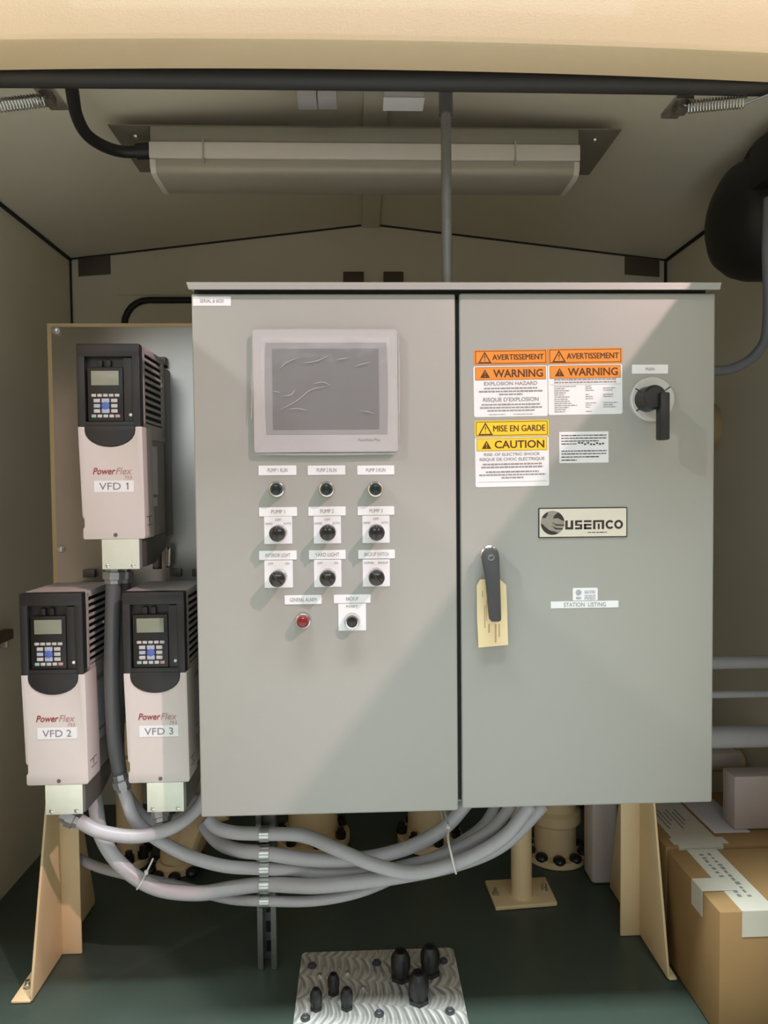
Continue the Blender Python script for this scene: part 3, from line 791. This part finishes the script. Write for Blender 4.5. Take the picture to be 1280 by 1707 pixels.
    mb = MB(); mb.text('VFD ' + num, c.x-.031, c.x+.031, c.z, .0152, y0-.0011); 
    if num == '1':
        X = c.x+.0300; mb.bm.faces.new([mb.bm.verts.new((X+a, y0-.0011, c.z+.0076+b_)) for a, b_ in ((0, 0), (0, -.0022), (-.0042, -.0046), (-.0042, -.0030))])
    lt_ = mb.build('lettering', m_gink, nl)
    # chassis, rear flange
    mb = MB(); B(mb, (.005, .07, -.42), (W-.003, .185, -.19), .002)
    ch = mb.build('chassis', m_chas2, t)
    mb = MB(); B(mb, (W-.0032, .085, -.325), (W-.0022, .125, -.215)); B(mb, (W-.0032, .085, -.352), (W-.0022, .12, -.332)); mb.build('rating_label', m_paper, ch)
    mb = MB(); B(mb, (.016, .185, -.43), (W-.010, 1.788-YV, -.012), .002); B(mb, (.03, .268, -.0), (.06, 1.788-YV, .02), .002); B(mb, (.09, .255, -.0), (.12, 1.788-YV, .02), .002)
    fl = mb.build('rear_flange', m_chas, t)
    # conduit box
    mb = MB(); mb.prism([(x0+.046, y0+.004, z0-.4205), (x0+.046, y0+.19, z0-.4205), (x0+.046, y0+.19, z0-.455), (x0+.046, y0+.10, z0-.484), (x0+.046, y0+.004, z0-.484)], (.084, 0, 0), .002)
    cb = mb.build('conduit_box', m_chas, t)
    mb = MB(); B(mb, (.045, 0, -.486), (.125, .004, -.4207), .001); mb.build('cover_plate', m_plate, cb)
    for sx in (.0575, .112):
        mb = MB().lathe([(.0048, 0), (.0045, .0015), (.0025, .0024), (.0001, .0026)], (x0+sx, y0, z0-.478), (0, -1, 0), 16); mb.build('screw', m_chrome, cb)
    return t, lt_
def loc_of(px, py): p = at(px, py, YV); return (p.x, YV, p.z)
d1, l1 = make_drive(loc_of(126, 572.5), 'upper motor drive labelled VFD 1, alone near the top of the steel plate', '1')
def copy_tree(o, parent=None, extra=None):
    c = o.copy(); COL.objects.link(c); c.parent = parent
    if extra is not None: extra[o.name] = c
    for ch in children(o): copy_tree(ch, c, extra)
    return c
def swap_number(copy_l, src, num, locsrc):
    c = Vector((locsrc[0]+.0742, 0, locsrc[2]-.3062))
    mb = MB(); mb.text('VFD ' + num, c.x-.031, c.x+.031, c.z, .0152, locsrc[1]-.0011)
    bmesh.ops.translate(mb.bm, verts=mb.bm.verts, vec=-Vector(locsrc))
    me = bpy.data.meshes.new('lettering'); mb.bm.to_mesh(me); mb.bm.free(); me.materials.append(m_gink); copy_l.data = me
L1 = tuple(d1.location)
for (px, py), lab, num in (((31, 990), 'lower left motor drive labelled VFD 2, in front of the left beige leg', '2'),
                           ((202.5, 987.5), 'lower motor drive labelled VFD 3, between VFD 2 and the grey cabinet', '3')):
    ex = {}; c = copy_tree(d1, None, ex); c.location = loc_of(px, py); c['label'] = lab
    swap_number(ex[l1.name], l1, num, L1)

# ------------------------------------------------------------------ flexible conduits
def conduit(pts, r, m, label, fit0=False, fit1=False, group='flexible conduits below the cabinet', name='flexible_conduit'):
    P = [at(x, y, Y) for x, y, Y in pts]
    o = MB().tube(P, r, 18, sub=10).build(name, m, None, origin=P[0], sharp=3)
    tag(o, label, 'conduit', group)
    for on, a, b_ in ((fit0, P[0], P[1]), (fit1, P[-1], P[-2])):
        if on:
            d = (b_-a).normalized()
            MB().lathe([(r*1.15, -.005), (r*1.15, .010), (r*1.5, .010), (r*1.5, .026), (r*1.2, .028), (r*1.2, .036)], a, d, 8).build('conduit_fitting', m_fit, o)
    return o
RC = .0160
YS = 1.632        # conduits lie against the front of the strut
conduit([(190, 945, 1.555), (188, 1010, 1.555), (186, 1120, 1.56), (190, 1220, 1.57), (199, 1288, 1.58)],
        .0165, m_condd, 'dark grey conduit dropping from the VFD 1 box between VFD 2 and VFD 3', True)
conduit([(200, 1292, 1.581), (209, 1325, 1.585), (232, 1375, 1.59), (300, 1420, 1.60), (370, 1443, 1.62), (441, 1448, YS), (490, 1450, 1.642), (540, 1454, 1.648), (640, 1450, 1.635), (740, 1425, 1.635), (815, 1385, 1.63), (855, 1340, 1.63)],
        .0145, m_cond, 'pale grey conduit from the end of the dark one, third clamp down on the strut', True)
conduit([(199, 1300, 1.635), (214, 1330, 1.64), (240, 1362, 1.64), (275, 1371, 1.64), (310, 1356, 1.645), (333, 1325, 1.65)],
        .0135, m_cond, 'short grey conduit looping under VFD 3 to the cabinet corner')
conduit([(107, 1358, 1.545), (128, 1366, 1.545), (170, 1387, 1.545), (230, 1394, 1.55), (285, 1380, 1.56), (322, 1354, 1.59), (347, 1322, 1.62)],
        .0150, m_cond, 'grey conduit curving from under the VFD 2 box to the cabinet corner', True)
conduit([(155, 1300, 1.64), (160, 1345, 1.63), (170, 1395, 1.62), (205, 1445, 1.61), (260, 1480, 1.61), (330, 1489, 1.62), (390, 1480, YS), (441, 1474, YS), (490, 1476, 1.612), (540, 1476, 1.597), (650, 1463, 1.595), (760, 1440, 1.59), (840, 1405, 1.59), (905, 1340, 1.60)],
        .0170, m_cond, 'pale grey conduit from behind VFD 2, lowest large loop, fourth clamp down')
conduit([(346, 1364, 1.66), (362, 1380, 1.65), (392, 1388, 1.636), (441, 1390, YS), (505, 1393, YS), (560, 1415, 1.59), (620, 1440, 1.56), (690, 1455, 1.55), (770, 1435, 1.55), (840, 1395, 1.553), (885, 1340, 1.56)],
        .0155, m_cond, 'grey conduit through the topmost clamp, crossing over the others')
conduit([(338, 1372, 1.72), (362, 1402, 1.69), (395, 1417, 1.655), (441, 1422, YS), (520, 1433, YS), (600, 1432, YS), (680, 1413, 1.635), (740, 1380, 1.635), (785, 1330, 1.64)],
        .0165, m_cond, 'grey conduit through the second clamp, rising beside the cabinet door gap')
conduit([(120, 1425, 1.80), (165, 1446, 1.76), (230, 1462, 1.70), (310, 1480, 1.68), (380, 1498, 1.665), (441, 1502, YS), (520, 1502, YS), (590, 1490, 1.64), (650, 1467, 1.665), (730, 1425, 1.675), (800, 1380, 1.68), (830, 1335, 1.69)],
        0.0120, m_cond, 'thin grey conduit through the lowest clamp')
# VFD 1 second fitting, VFD 3 fitting
conduit([(206, 945, 1.60), (206, 990, 1.60), (200, 1120, 1.605), (196, 1230, 1.61), (199, 1292, 1.62)], .0150, m_condd, 'dark grey conduit running straight down behind the VFD 1 conduit', True)
conduit([(266, 1343, 1.58), (267, 1352, 1.575), (272, 1360, 1.58), (284, 1364, 1.585)], .0140, m_condd, 'short conduit stub under the VFD 3 box', True)
# conduits on the plate between VFD 1 and VFD 3
conduit([(263, 910, 1.74), (262, 948, 1.74)], .0110, m_strut, 'dark pipe stub under VFD 1, right beside the brighter one', group='pipe stubs under VFD 1', name='pipe_stub')
conduit([(283, 912, 1.76), (282, 946, 1.76)], .0080, m_zinc, 'thin bright pipe stub between VFD 1 and the cabinet', group='pipe stubs under VFD 1', name='pipe_stub')

# strut with clamps
sp = atz(447, 1610, 0)
su = thing('strut_channel', (sp.x, 1.69, 0), 'upright slotted metal strut holding the conduit clamps under the cabinet', 'strut')
hw = .023
mb = MB()
mb.box((sp.x-hw, 1.672, .001), (sp.x-hw+.004, 1.713, .512)); mb.box((sp.x+hw-.004, 1.672, .001), (sp.x+hw, 1.713, .512))
mb.box((sp.x-hw, 1.709, .001), (sp.x+hw, 1.713, .512))
mb.box((sp.x-hw, 1.669, .001), (sp.x-hw+.013, 1.672, .512)); mb.box((sp.x+hw-.013, 1.669, .001), (sp.x+hw, 1.672, .512))
mb.build('channel', m_strut, su)
for z in (.02, .07, .12): MB().box((sp.x-.007, 1.7078, z), (sp.x+.007, 1.7093, z+.028)).build('slot', m_black, su)
for px, py, r in ((441, 1390, .0155), (441, 1422, .0165), (441, 1448, .0145), (441, 1474, .017), (441, 1502, .012)):
    p = at(px, py, YS)
    mb = MB().lathe([(r+.0008, -.011), (r+.003, -.011), (r+.003, .011), (r+.0008, .011)], p, (1, 0, 0), 24)
    mb.box((p.x-.010, 1.645, p.z-r-.010), (p.x+.010, 1.672, p.z-r-.001), .001)
    o = mb.build('conduit_clamp', m_zinc, su)
    MB().lathe([(.004, 0), (.0045, .008), (.002, .010), (.0001, .010)], (p.x, 1.648, p.z-r-.006), (0, -1, 0), 10).build('screw', m_chrome, o)

# cable ties
def tie(front, tail, label, back=.05):
    P = [at(*q) for q in front]
    Q = [Vector((p.x, p.y+back, p.z)) for p in reversed(P)]
    o = MB().tube(P+Q, .0026, 8, closed=True, sub=6).build('cable_tie', m_nyl, None, origin=P[0], sharp=3)
    tag(o, label, 'cable tie', 'white cable ties')
    if tail:
        T2 = [at(*q) for q in tail]
        MB().tube(T2, .0022, 6, sub=4).build('tail', m_nyl, o)
        MB().box(T2[0]-Vector((.004, .003, .005)), T2[0]+Vector((.004, .003, .005)), .001).build('locking_head', m_nyl, o)
cA, cB = at(231, 1464, 1.61), at(243, 1471, 1.61); ax = (cB-cA).normalized(); cc = (cA+cB)/2
e1 = ax.cross(Vector((0, 1, 0))).normalized(); e2 = ax.cross(e1)
P = [cc + (e1*math.cos(2*math.pi*k/16)+e2*math.sin(2*math.pi*k/16))*.0200 for k in range(16)]
o = MB().tube(P, .0024, 8, closed=True, sub=3).build('cable_tie', m_nyl, None, origin=P[0], sharp=3)
tag(o, 'white cable tie with a cut tail on the large left conduit loop', 'cable tie', 'white cable ties')
T2 = [at(244, 1454, 1.587), at(250, 1442, 1.588), at(255, 1431, 1.59)]
MB().tube(T2, .0022, 6, sub=4).build('tail', m_nyl, o)
MB().box(T2[0]-Vector((.004, .003, .005)), T2[0]+Vector((.004, .003, .005)), .001).build('locking_head', m_nyl, o)
tie([(746, 1372, 1.60), (747, 1400, 1.548), (753, 1428, 1.527), (760, 1456, 1.545)], [(747, 1380, 1.578), (746, 1374, 1.58)], 'white cable tie around the conduit bundle below the right cabinet door', .115)

# ------------------------------------------------------------------ pipe support, floor plate
ps = thing('pipe_support', (.45, 1.95, 0), 'short beige pipe post on a bolted base plate on the green floor', 'pipe support')
A_, B_2, C_, D_ = atz(826, 1516, .006), atz(929, 1508, .006), atz(909, 1465, .006), atz(808, 1471, .006)
mb = MB().prism([(v.x, v.y, .0012) for v in (A_, B_2, C_, D_)], (0, 0, .012), .003); mb.build('base_plate', m_beige, ps)
c = atz(869, 1492, .012)
mb = MB().lathe([(.036, 0), (.031, .004), (.0295, .010), (.0295, .40)], (c.x, c.y, .0125), (0, 0, 1), 32); mb.build('post', m_beige, ps)
MB().box((c.x-.05, c.y-.05, .4125), (c.x+.05, c.y+.05, .4225), .003).build('top_plate', m_beige, ps)
for px, py in ((826, 1491), (908, 1483)):
    q = atz(px, py, .013)
    MB().lathe([(.010, 0), (.010, .002), (.0075, .002), (.0075, .009), (.0045, .010), (.0045, .018), (.0001, .018)], (q.x, q.y, .0132), (0, 0, 1), 6).build('bolt', m_zinc, ps)

fz = .012
q = [atz(487, 1707, fz), atz(777, 1707, fz), atz(753, 1583, fz), atz(507, 1598, fz)]
X0, X1, Y1 = -.158, .226, 1.712
fp = thing('floor_plate', (.03, 1.6, 0), 'swirl-milled metal plate with black cable glands bolted to the green floor', 'floor plate')
c = Vector(((X0+X1)/2, 0, 0)); Y0 = 1.40
pts = []
for sx, sy, a0 in ((1, 1, 0), (-1, 1, 90), (-1, -1, 180), (1, -1, 270)):
    for k in range(5):
        a = math.radians(a0+22.5*k); pts.append(((X0+X1)/2+sx*((X1-X0)/2-.012)+.012*math.cos(a), (Y0+Y1)/2+sy*((Y1-Y0)/2-.012)+.012*math.sin(a), .001))
MB().prism(pts, (0, 0, fz-.001), .001).build('sheet', m_swirl, fp)
for px, py in ((520, 1611), (628, 1606), (739, 1603), (509, 1698), (632, 1691), (750, 1687)):
    p = atz(px, py, fz)
    MB().lathe([(.011, 0), (.011, .003), (.008, .0035), (.008, .007), (.0055, .0085), (.0001, .006)], (p.x, p.y, fz), (0, 0, 1), 20).build('bolt', m_dgray, fp)
def gland(px, py, s, h, label):
    p = atz(px, py, fz)
    mb = MB().lathe([(1.25*s, 0), (1.25*s, h*.14), (1.12*s, h*.15)], (p.x, p.y, fz), (0, 0, 1), 6)
    mb.lathe([(1.05*s, h*.14), (1.05*s, h*.38), (1.2*s, h*.39), (1.2*s, h*.74), (1.0*s, h*.86), (.72*s, h), (.4*s, h), (.35*s, h*.9), (.0001, h*.9)], (p.x, p.y, fz), (0, 0, 1), 20)
    mb.build('cable_gland', m_blackp, fp)['label'] = label
for a in ((527, 1681), (556, 1655), (578, 1680)): gland(*a, .0115, .045, 'small black cable gland on the floor plate')
for a in ((668, 1630), (717, 1622), (698, 1668)): gland(*a, .0195, .066, 'large black cable gland on the floor plate')
for px, py in ((533, 1626), (580, 1622), (605, 1647)):
    p = atz(px, py, fz); MB().lathe([(.006, 0), (.006, .003), (.004, .0045), (.0001, .0045)], (p.x, p.y, fz), (0, 0, 1), 12).build('screw', m_zinc, fp)

# ------------------------------------------------------------------ pump pipework standing behind
def riser(px, py, r, label, name='pipe_riser', flare=1.0, tilt=None, h=.62, lean=(0, 0), nuts=7):
    p = atz(px, py, .0)
    o = thing(name, (p.x, p.y, 0), label, 'pipe', 'beige pipe risers behind the cabinet')
    top = Vector((p.x+lean[0], p.y+lean[1], h))
    MB().lathe([(r, 0), (r, .6), (r, (top-Vector((p.x, p.y, .03))).length)], (p.x, p.y, .03), top-Vector((p.x, p.y, .03)), 32).build('pipe', m_beige, o)
    MB().lathe([(r*1.5, 0), (r*1.5, .022), (r*1.45, .026), (r*1.08, .028), (r*1.02, .05)], (p.x, p.y, .006), (0, 0, 1), 36).build('flange', m_beige, o)
    for k in range(nuts):
        a = 2*math.pi*(k+.5)/nuts
        MB().lathe([(.017, 0), (.017, .020), (.011, .022), (.011, .034), (.0001, .036)], (p.x+r*1.28*math.cos(a), p.y+r*1.28*math.sin(a), .032), (0, 0, 1), 8).build('bolt', m_blackp, o)
    return o
riser(218, 1440, .040, 'narrow beige pipe behind VFD 2 and VFD 3')
riser(522, 1402, .082, 'wide beige pipe behind the strut')
riser(716, 1402, .072, 'beige pipe behind the cabinet door gap')
# elbow with black studded coupling on the left
p = atz(305, 1448, 0)
el = thing('pipe_elbow', (p.x, p.y, 0), 'tilted beige pipe elbow with black studs behind VFD 3', 'pipe', 'beige pipe risers behind the cabinet')
q2 = atz(352, 1405, .06)
MB().tube([(p.x-.02, p.y, .03), (p.x-.01, p.y+.01, .10), (p.x+.05, p.y+.02, .17), (p.x+.13, p.y+.03, .19)], .05, 28, sub=10).build('pipe', m_beige, el)
MB().lathe([(.075, 0), (.08, .01), (.08, .05), (.07, .058), (.05, .06)], (p.x+.02, p.y-.01, .13), (.75, -.12, -.25), 32).build('flange', m_beige, el)
MB().lathe([(.062, 0), (.062, .02), (.05, .03)], (p.x-.02, p.y, .004), (0, 0, 1), 28).build('collar', m_beige, el)
for k in range(9):
    a = 2*math.pi*k/9
    MB().ball((p.x-.02+.078*math.cos(a), p.y+.078*math.sin(a), .016), .019, (1, 1, .8), 12).build('bolt', m_blackp, el)
# flanged valve on the right of the pipe support
p = atz(925, 1424, 0)
vf = thing('flanged_pipe', (p.x, p.y, 0), 'beige flanged pipe with black nuts behind the pipe support', 'pipe', 'beige pipe risers behind the cabinet')
MB().lathe([(.066, .02), (.066, .11), (.080, .12), (.080, .15), (.066, .16), (.060, .62)], (p.x, p.y, 0), (0, 0, 1), 32).build('pipe', m_beige, vf)
MB().lathe([(.10, 0), (.10, .02), (.07, .022)], (p.x, p.y, .002), (0, 0, 1), 32).build('flange', m_beige, vf)
for k in range(10):
    a = 2*math.pi*(k+.3)/10
    MB().ball((p.x+.088*math.cos(a), p.y+.088*math.sin(a), .026), .020, (1, 1, .7), 12).build('bolt', m_blackp, vf)
MB().ball((p.x+.10, p.y+.02, .20), .055, (.7, .8, 1.1), 20).build('handwheel', m_blackp, vf)
# pale square post beside the right leg
p = atz(1012, 1476, 0)
wpst = MB().box((p.x-.045, 1.985, .001), (p.x+.035, 2.065, .62), .012).build('pale_post', m_white2, None, origin=(p.x, 2.02, 0))
tag(wpst, 'pale square post standing between the flanged pipe and the right beige leg', 'post')

# ------------------------------------------------------------------ right side: pipes on the wall, fan, boxes
for py, r, lab in ((1105, .0165, 'topmost of three grey pipes running right of the cabinet'), (1158, .0095, 'thin middle one of three grey pipes running right of the cabinet'), (1229, .028, 'thick lowest of three grey pipes running right of the cabinet')):
    a = at(1180, py, 1.74); b_ = at(1300, py, 1.74)
    o = MB().cyl((.737, 1.74, a.z), (XR-.001, 1.74, a.z), r, n=24).build('grey_pipe', m_pvc, None, origin=(.9, 1.74, a.z))
    tag(o, lab, 'pipe', 'grey pipes right of the cabinet')
    MB().cyl((XR-.075 if r < .02 else XR-.09, 1.74, a.z), (XR-.002, 1.74, a.z), r*1.25, n=24).build('coupling', m_pvc, o)
a = at(1215, 1262, 2.05)
mf = thing('manifold_pipe', (a.x, 2.05, a.z), 'beige horizontal pipe with a pale flange low on the right', 'pipe')
MB().cyl((.80, 2.05, a.z-.012), (XR-.01, 2.05, a.z-.012), .030, n=28).build('pipe', m_beige, mf)
e = at(1244, 1260, 1.98)
MB().box((e.x-.14, 1.99, a.z-.005), (e.x-.01, 2.10, a.z+.035), .004).build('flange', m_white2, mf)
# wall pipe outline (pinkish brace) on the right
a, b_ = at(1232, 1204, 1.95), at(1300, 1180, 1.95)
# round cover seen at the cabinet's right edge
c = at(1196, 712, 2.26)
o = MB().lathe([(.078, 0), (.078, .014), (.070, .030), (.035, .040), (.0001, .042)], (XR-.001, 2.26, c.z), (-1, 0, 0), 36).build('round_cover', m_tan, None, origin=(XR, 2.26, c.z))
tag(o, 'round tan cover on the right wall, half hidden by the grey cabinet edge', 'cover')

# blower on the right wall
fc_ = at(1292, 372, 1.80)
fan = thing('wall_blower', (XR, 1.80, fc_.z), 'round black blower mounted high on the right wall', 'fan')
xc = XR-.005
MB().lathe([(.150, 0), (.158, .05), (.158, .115), (.150, .150), (.128, .185), (.095, .205), (.05, .215), (.0001, .217)], (xc, 1.80, fc_.z+.012), (-1, 0, 0), 48).build('housing', m_black, fan)
MB().lathe([(.115, 0), (.115, .12), (.10, .14), (.0001, .145)], (xc-.02, 1.72, fc_.z+.075), (-1, -.05, 0), 40).build('motor', m_black, fan)
MB().box((xc-.20, 1.60, fc_.z+.03), (xc-.12, 1.70, fc_.z+.15), .02).build('terminal_box', m_black, fan)
m_hose = mat('mid_grey_hose', (.17, .17, .19), .4, var=.05)
# grey hose below the blower
o = conduit([(1180, 618, 1.66), (1210, 617, 1.66), (1240, 606, 1.655), (1262, 588, 1.65), (1277, 560, 1.64), (1281, 500, 1.62), (1279, 420, 1.60), (1282, 330, 1.60)], .0120, m_hose, 'grey hose curving from behind the cabinet up to the black blower', group='hose on the right wall', name='grey_hose')

# cardboard boxes
def carton(x0, x1, y0, y1, h, label, tape_x, m=m_card, z0=.002, prints=True, tw=.075):
    t = thing('cardboard_box', ((x0+x1)/2, (y0+y1)/2, z0), label, 'box', 'cardboard boxes on the right')
    MB().box((x0, y0, z0), (x1, y1, h), .003).build('carton', m, t)
    xm = tape_x
    mb = MB(); mb.box((xm, y0-.0006, h-.0002), (xm+tw, y1+.0006, h+.0008)); mb.box((xm, y0-.0009, h-.055), (xm+tw, y0-.0002, h+.0008))
    tp = mb.build('packing_tape', m_tape, t)
    if prints:
        mb = MB(); rr = random.Random(5)
        for i in range(2):
            for k in range(12):
                xx = xm+.02+i*.022; yy = y0+.05+k*.0155
                if yy > y1-.02: break
                mb.box((xx, yy, h+.0008), (xx+rr.uniform(.006, .011), yy+rr.uniform(.006, .012), h+.0011))
        mb.build('printing', m_gink, tp)
    return t
bxa = carton(.752, 1.06, 1.405, 1.655, .278, 'nearest cardboard box on the floor, taped with a strip folded over its left edge', .800)
# tape strip folded over the left edge
MB().box((.7513, 1.478, .2795), (.83, 1.528, .2803)).build('packing_tape', m_tape, bxa)
MB().box((.7508, 1.478, .222), (.7516, 1.528, .2803)).build('packing_tape', m_tape, bxa)
bxb = carton(.752, 1.10, 1.662, 1.96, .283, 'cardboard box behind the nearest one, with a paper pouch on top', .785, prints=False, tw=.112)
MB().box((.775, 1.668, .2842), (.915, 1.70, .2850)).build('packing_tape', m_tape, bxb)
po = MB().box((.905, 1.72, .2838), (1.00, 1.93, .2852), .0006).build('paper_pouch', m_paper, bxb); po['label'] = 'white paper pouch lying on the box'
mb = MB()
for k in range(6): mb.box((.80+.012*k, 1.75+.02*(k % 3), .2841), (.804+.012*k, 1.84+.015*(k % 2), .2850))
mb.build('printing', m_fine, bxb)
bxc = thing('plain_carton', (1.07, 1.62, .29), 'plain greyish carton standing at the right edge behind the taped boxes', 'box')
a = at(1228, 1300, 1.72); 
MB().box((a.x, 1.73, .2865), (XR-.004, 1.79, a.z+.004), .004).build('carton', m_lilac, bxc)

# ------------------------------------------------------------------ ceiling light and its plate
ZP = CAMZ + .872
p0, p1 = atz(182, 209, ZP), atz(1033, 217, ZP); q0, q1 = atz(232, 288, ZP), atz(985, 291, ZP)
fx = thing('ceiling_light', ((p0.x+p1.x)/2, 1.75, ZP), 'unlit long white strip light on a metal plate under the ridge', 'ceiling light')
yn, yf = (p0.y+p1.y)/2, (q0.y+q1.y)/2
xl, xr = (p0.x+q0.x)/2, (p1.x+q1.x)/2
MB().prism([(xl, yn, ZP), (xr, yn, ZP), (xr, yf, ZP), (xl, yf, ZP)], (0, 0, .003)).build('mounting_plate', m_sheet, fx)
YL = yn - .004
a, b_ = at(250, 237, YL), at(965, 243, YL)
zt = ZP - .001; z1 = a.z; z2 = at(600, 267, YL).z; z3 = at(600, 294, YL+.01).z
MB().box((a.x, YL, z1-.002), (b_.x, YL+.13, zt), .003).build('fixture_body', m_fix, fx)
MB().box((a.x-.002, YL-.006, z2), (b_.x+.002, YL+.136, z1), .003).build('rail', m_fixw, fx)
prof = [(YL-.003, z2), (YL-.001, z3+.014), (YL+.006, z3+.004), (YL+.020, z3), (YL+.11, z3), (YL+.124, z3+.004), (YL+.131, z3+.014), (YL+.133, z2)]
MB().prism([(a.x+.004, y, z) for y, z in prof], (b_.x-a.x-.008, 0, 0), .004).build('diffuser', m_lens, fx)
for xx in (a.x-.001, b_.x-.013):
    MB().prism([(xx, y+(-.002 if y < YL+.06 else .002), z-.002) for y, z in prof], (.014, 0, 0), .002).build('end_cap', m_fixw, fx)
for px in (340, 858):
    xx = at(px, 270, YL).x; MB().box((xx-.002, YL-.008, z2-.012), (xx+.002, YL+.01, z1+.006)).build('clip', m_lens, fx)
for x_, y_ in ((xl+.05, yn+.05), (xr-.05, yn+.05), (xr-.05, yf-.04)):
    MB().lathe([(.008, 0), (.006, .004), (.0001, .005)], (x_, y_, ZP), (0, 0, -1), 12).build('screw', m_zinc, fx)
# black cable of the light
P = [at(113, 108, 1.42), at(120, 150, 1.48), at(127, 190, 1.55), at(143, 222, 1.61), at(170, 242, 1.66), at(205, 253, 1.70), at(252, 252, YL+.02)]
o = MB().tube(P, .0135, 14, sub=10).build('light_cable', m_black, None, origin=P[0], sharp=3)
tag(o, 'thick black cable bending along the ceiling into the strip light', 'cable')
MB().cyl(at(228, 253, YL+.02), at(252, 252, YL+.02), .018, n=16).build('cable_gland', m_black, o)

m_rigid = mat('weathered_conduit', (.22, .22, .21), .45, .3, var=.15, scale=70)
# rigid conduit from the cabinet top to the roof
p = at(745, 472, 1.50)
o = thing('rigid_conduit', (p.x, 1.50, cz1), 'upright grey conduit rising from the cabinet top to the ceiling', 'conduit')
MB().cyl((p.x, 1.50, cz1-.002), (p.x, 1.50, CAMZ+.80), .0112, n=20).build('pipe', m_rigid, o)
MB().cyl((p.x, 1.50, CAMZ+.80), (p.x, 1.50, CAMZ+.895), .0150, n=20).build('coupling', m_condd, o)
MB().cyl((p.x, 1.50, cz1-.003), (p.x, 1.50, cz1+.012), .016, n=20).build('hub', m_zinc, o)

# corner brackets and small catches on the back wall
for px0, px1, py0, py1, lab in ((125, 180, 413, 455, 'dark square bracket in the upper left corner of the back wall'), (1046, 1104, 415, 456, 'dark square bracket in the upper right corner of the back wall')):
    a, b_ = at(px0, py0, YB-.03), at(px1, py1, YB-.03); sg = 1 if px0 < 600 else -1
    mb = MB(); xm = (a.x+b_.x)/2; t = .118
    zc = (a.z+b_.z)/2; wd = (b_.x-a.x)
    sh = sg*wd*.5*t
    mb.prism([(a.x, YB-.006, b_.z-sh*.6), (b_.x, YB-.006, b_.z+sh*.6), (b_.x, YB-.006, a.z+sh), (a.x, YB-.006, a.z-sh)], (0, .005, 0), .001)
    mb.prism([(a.x, YB-.006, a.z-sh), (b_.x, YB-.006, a.z+sh), (b_.x, YB-.09, a.z+sh+.002), (a.x, YB-.09, a.z-sh+.002)], (0, 0, .004))
    o = mb.build('corner_bracket', m_brkt, None, origin=(xm, YB, zc)); tag(o, lab, 'bracket', 'roof corner brackets')
for px0, px1, lab in ((572, 606.5, 'left one of two dark square catches above the cabinet'), (639, 672.5, 'right one of two dark square catches above the cabinet')):
    a, b_ = at(px0, 454, YB), at(px1, 492, YB)
    o = MB().box((a.x, YB-.012, b_.z), (b_.x, YB-.0008, a.z), .003).build('door_catch', m_brkt, None, origin=((a.x+b_.x)/2, YB, b_.z)); tag(o, lab, 'catch', 'catches on the back wall')
# two white tags under the roof near the front
def roof_z(x): return ZR - (ZR-ZE)/1.11*abs(x-XC)
for px0, px1, py, lab, two in ((495, 561, 163, 'small white two-piece block on the ceiling left of the ridge', True), (640, 707, 163, 'small white block on the ceiling right of the ridge', False)):
    Yt = 1.60; a, b_ = at(px0, py, Yt), at(px1, py, Yt)
    zt = roof_z((a.x+b_.x)/2)
    o = thing('ceiling_block', ((a.x+b_.x)/2, Yt, zt), lab, 'block', 'white blocks under the roof')
    if two:
        xm = a.x+(b_.x-a.x)*.5
        MB().box((a.x, Yt, a.z), (xm-.001, Yt+.05, zt-.001), .002).build('half', m_hmi, o); MB().box((xm+.001, Yt, a.z+.001), (b_.x, Yt+.05, zt-.001), .002).build('half', m_hmi, o)
    else:
        MB().box((a.x, Yt, a.z), (b_.x, Yt+.05, zt-.001), .002).build('cover', m_hmi, o)
        MB().box((a.x-.001, Yt-.002, a.z-.002), (b_.x+.001, Yt+.05, a.z)).build('rim', m_yellow if False else m_white, o)

# springs of the door stays
def stay(bpx, bpy, cpx, cpy, epx, epy, tail, label):
    Yb = 1.33; b0 = at(bpx, bpy, Yb)
    t = thing('door_spring', b0, label, 'spring', 'door springs under the lintel')
    MB().box((b0.x-.017, Yb-.012, b0.z-.004), (b0.x+.017, Yb+.06, b0.z+.006), .001).build('bracket', m_zinc, t)
    MB().box((b0.x-.012, Yb-.006, b0.z-.020), (b0.x+.012, Yb+.02, b0.z-.003), .002).build('hinge_lug', m_brkt, t)
    a = at(cpx, cpy, 1.315); e = at(epx, epy, 1.275); d = (e-a); L = d.length; d = d.normalized()
    e1 = d.cross(Vector((0, 0, 1))).normalized(); e2 = d.cross(e1); n = 19; pts = []
    for k in range(n*10+1):
        an = 2*math.pi*k/10; pts.append(a + d*(L*k/(n*10)) + (e1*math.cos(an)+e2*math.sin(an))*.0105)
    MB().tube(pts, .0019, 6, sub=1).build('coil', m_zinc, t)
    MB().tube([b0+Vector((0, -.004, -.012)), a, a+d*.01], .0022, 6, sub=3).build('hook', m_zinc, t)
    MB().tube([e-d*.004+e2*.0105, e+d*.012, tail], .0024, 6, sub=4).build('hook', m_zinc, t)
stay(1138, 167, 1148, 178, 1243, 169, Vector((.925, 1.14, CAMZ+.735)), 'coil spring on a bracket at the upper right under the lintel')
stay(76, 151, 72, 167, -25, 178, Vector((-.86, 1.14, CAMZ+.72)), 'coil spring on a bracket at the upper left under the lintel')

# latch bar on the left wall
a = at(3, 1072, 2.0)
lb = thing('wall_latch', (XL, 1.98, a.z), 'small dark latch with a metal catch on the left wall', 'latch')
MB().box((XL+.001, 1.92, a.z+.0), (XL+.03, 2.06, a.z+.03), .004).build('bar', m_brkt, lb)
MB().box((XL+.001, 2.035, a.z-.022), (XL+.022, 2.05, a.z+.004), .002).build('catch', m_zinc, lb)
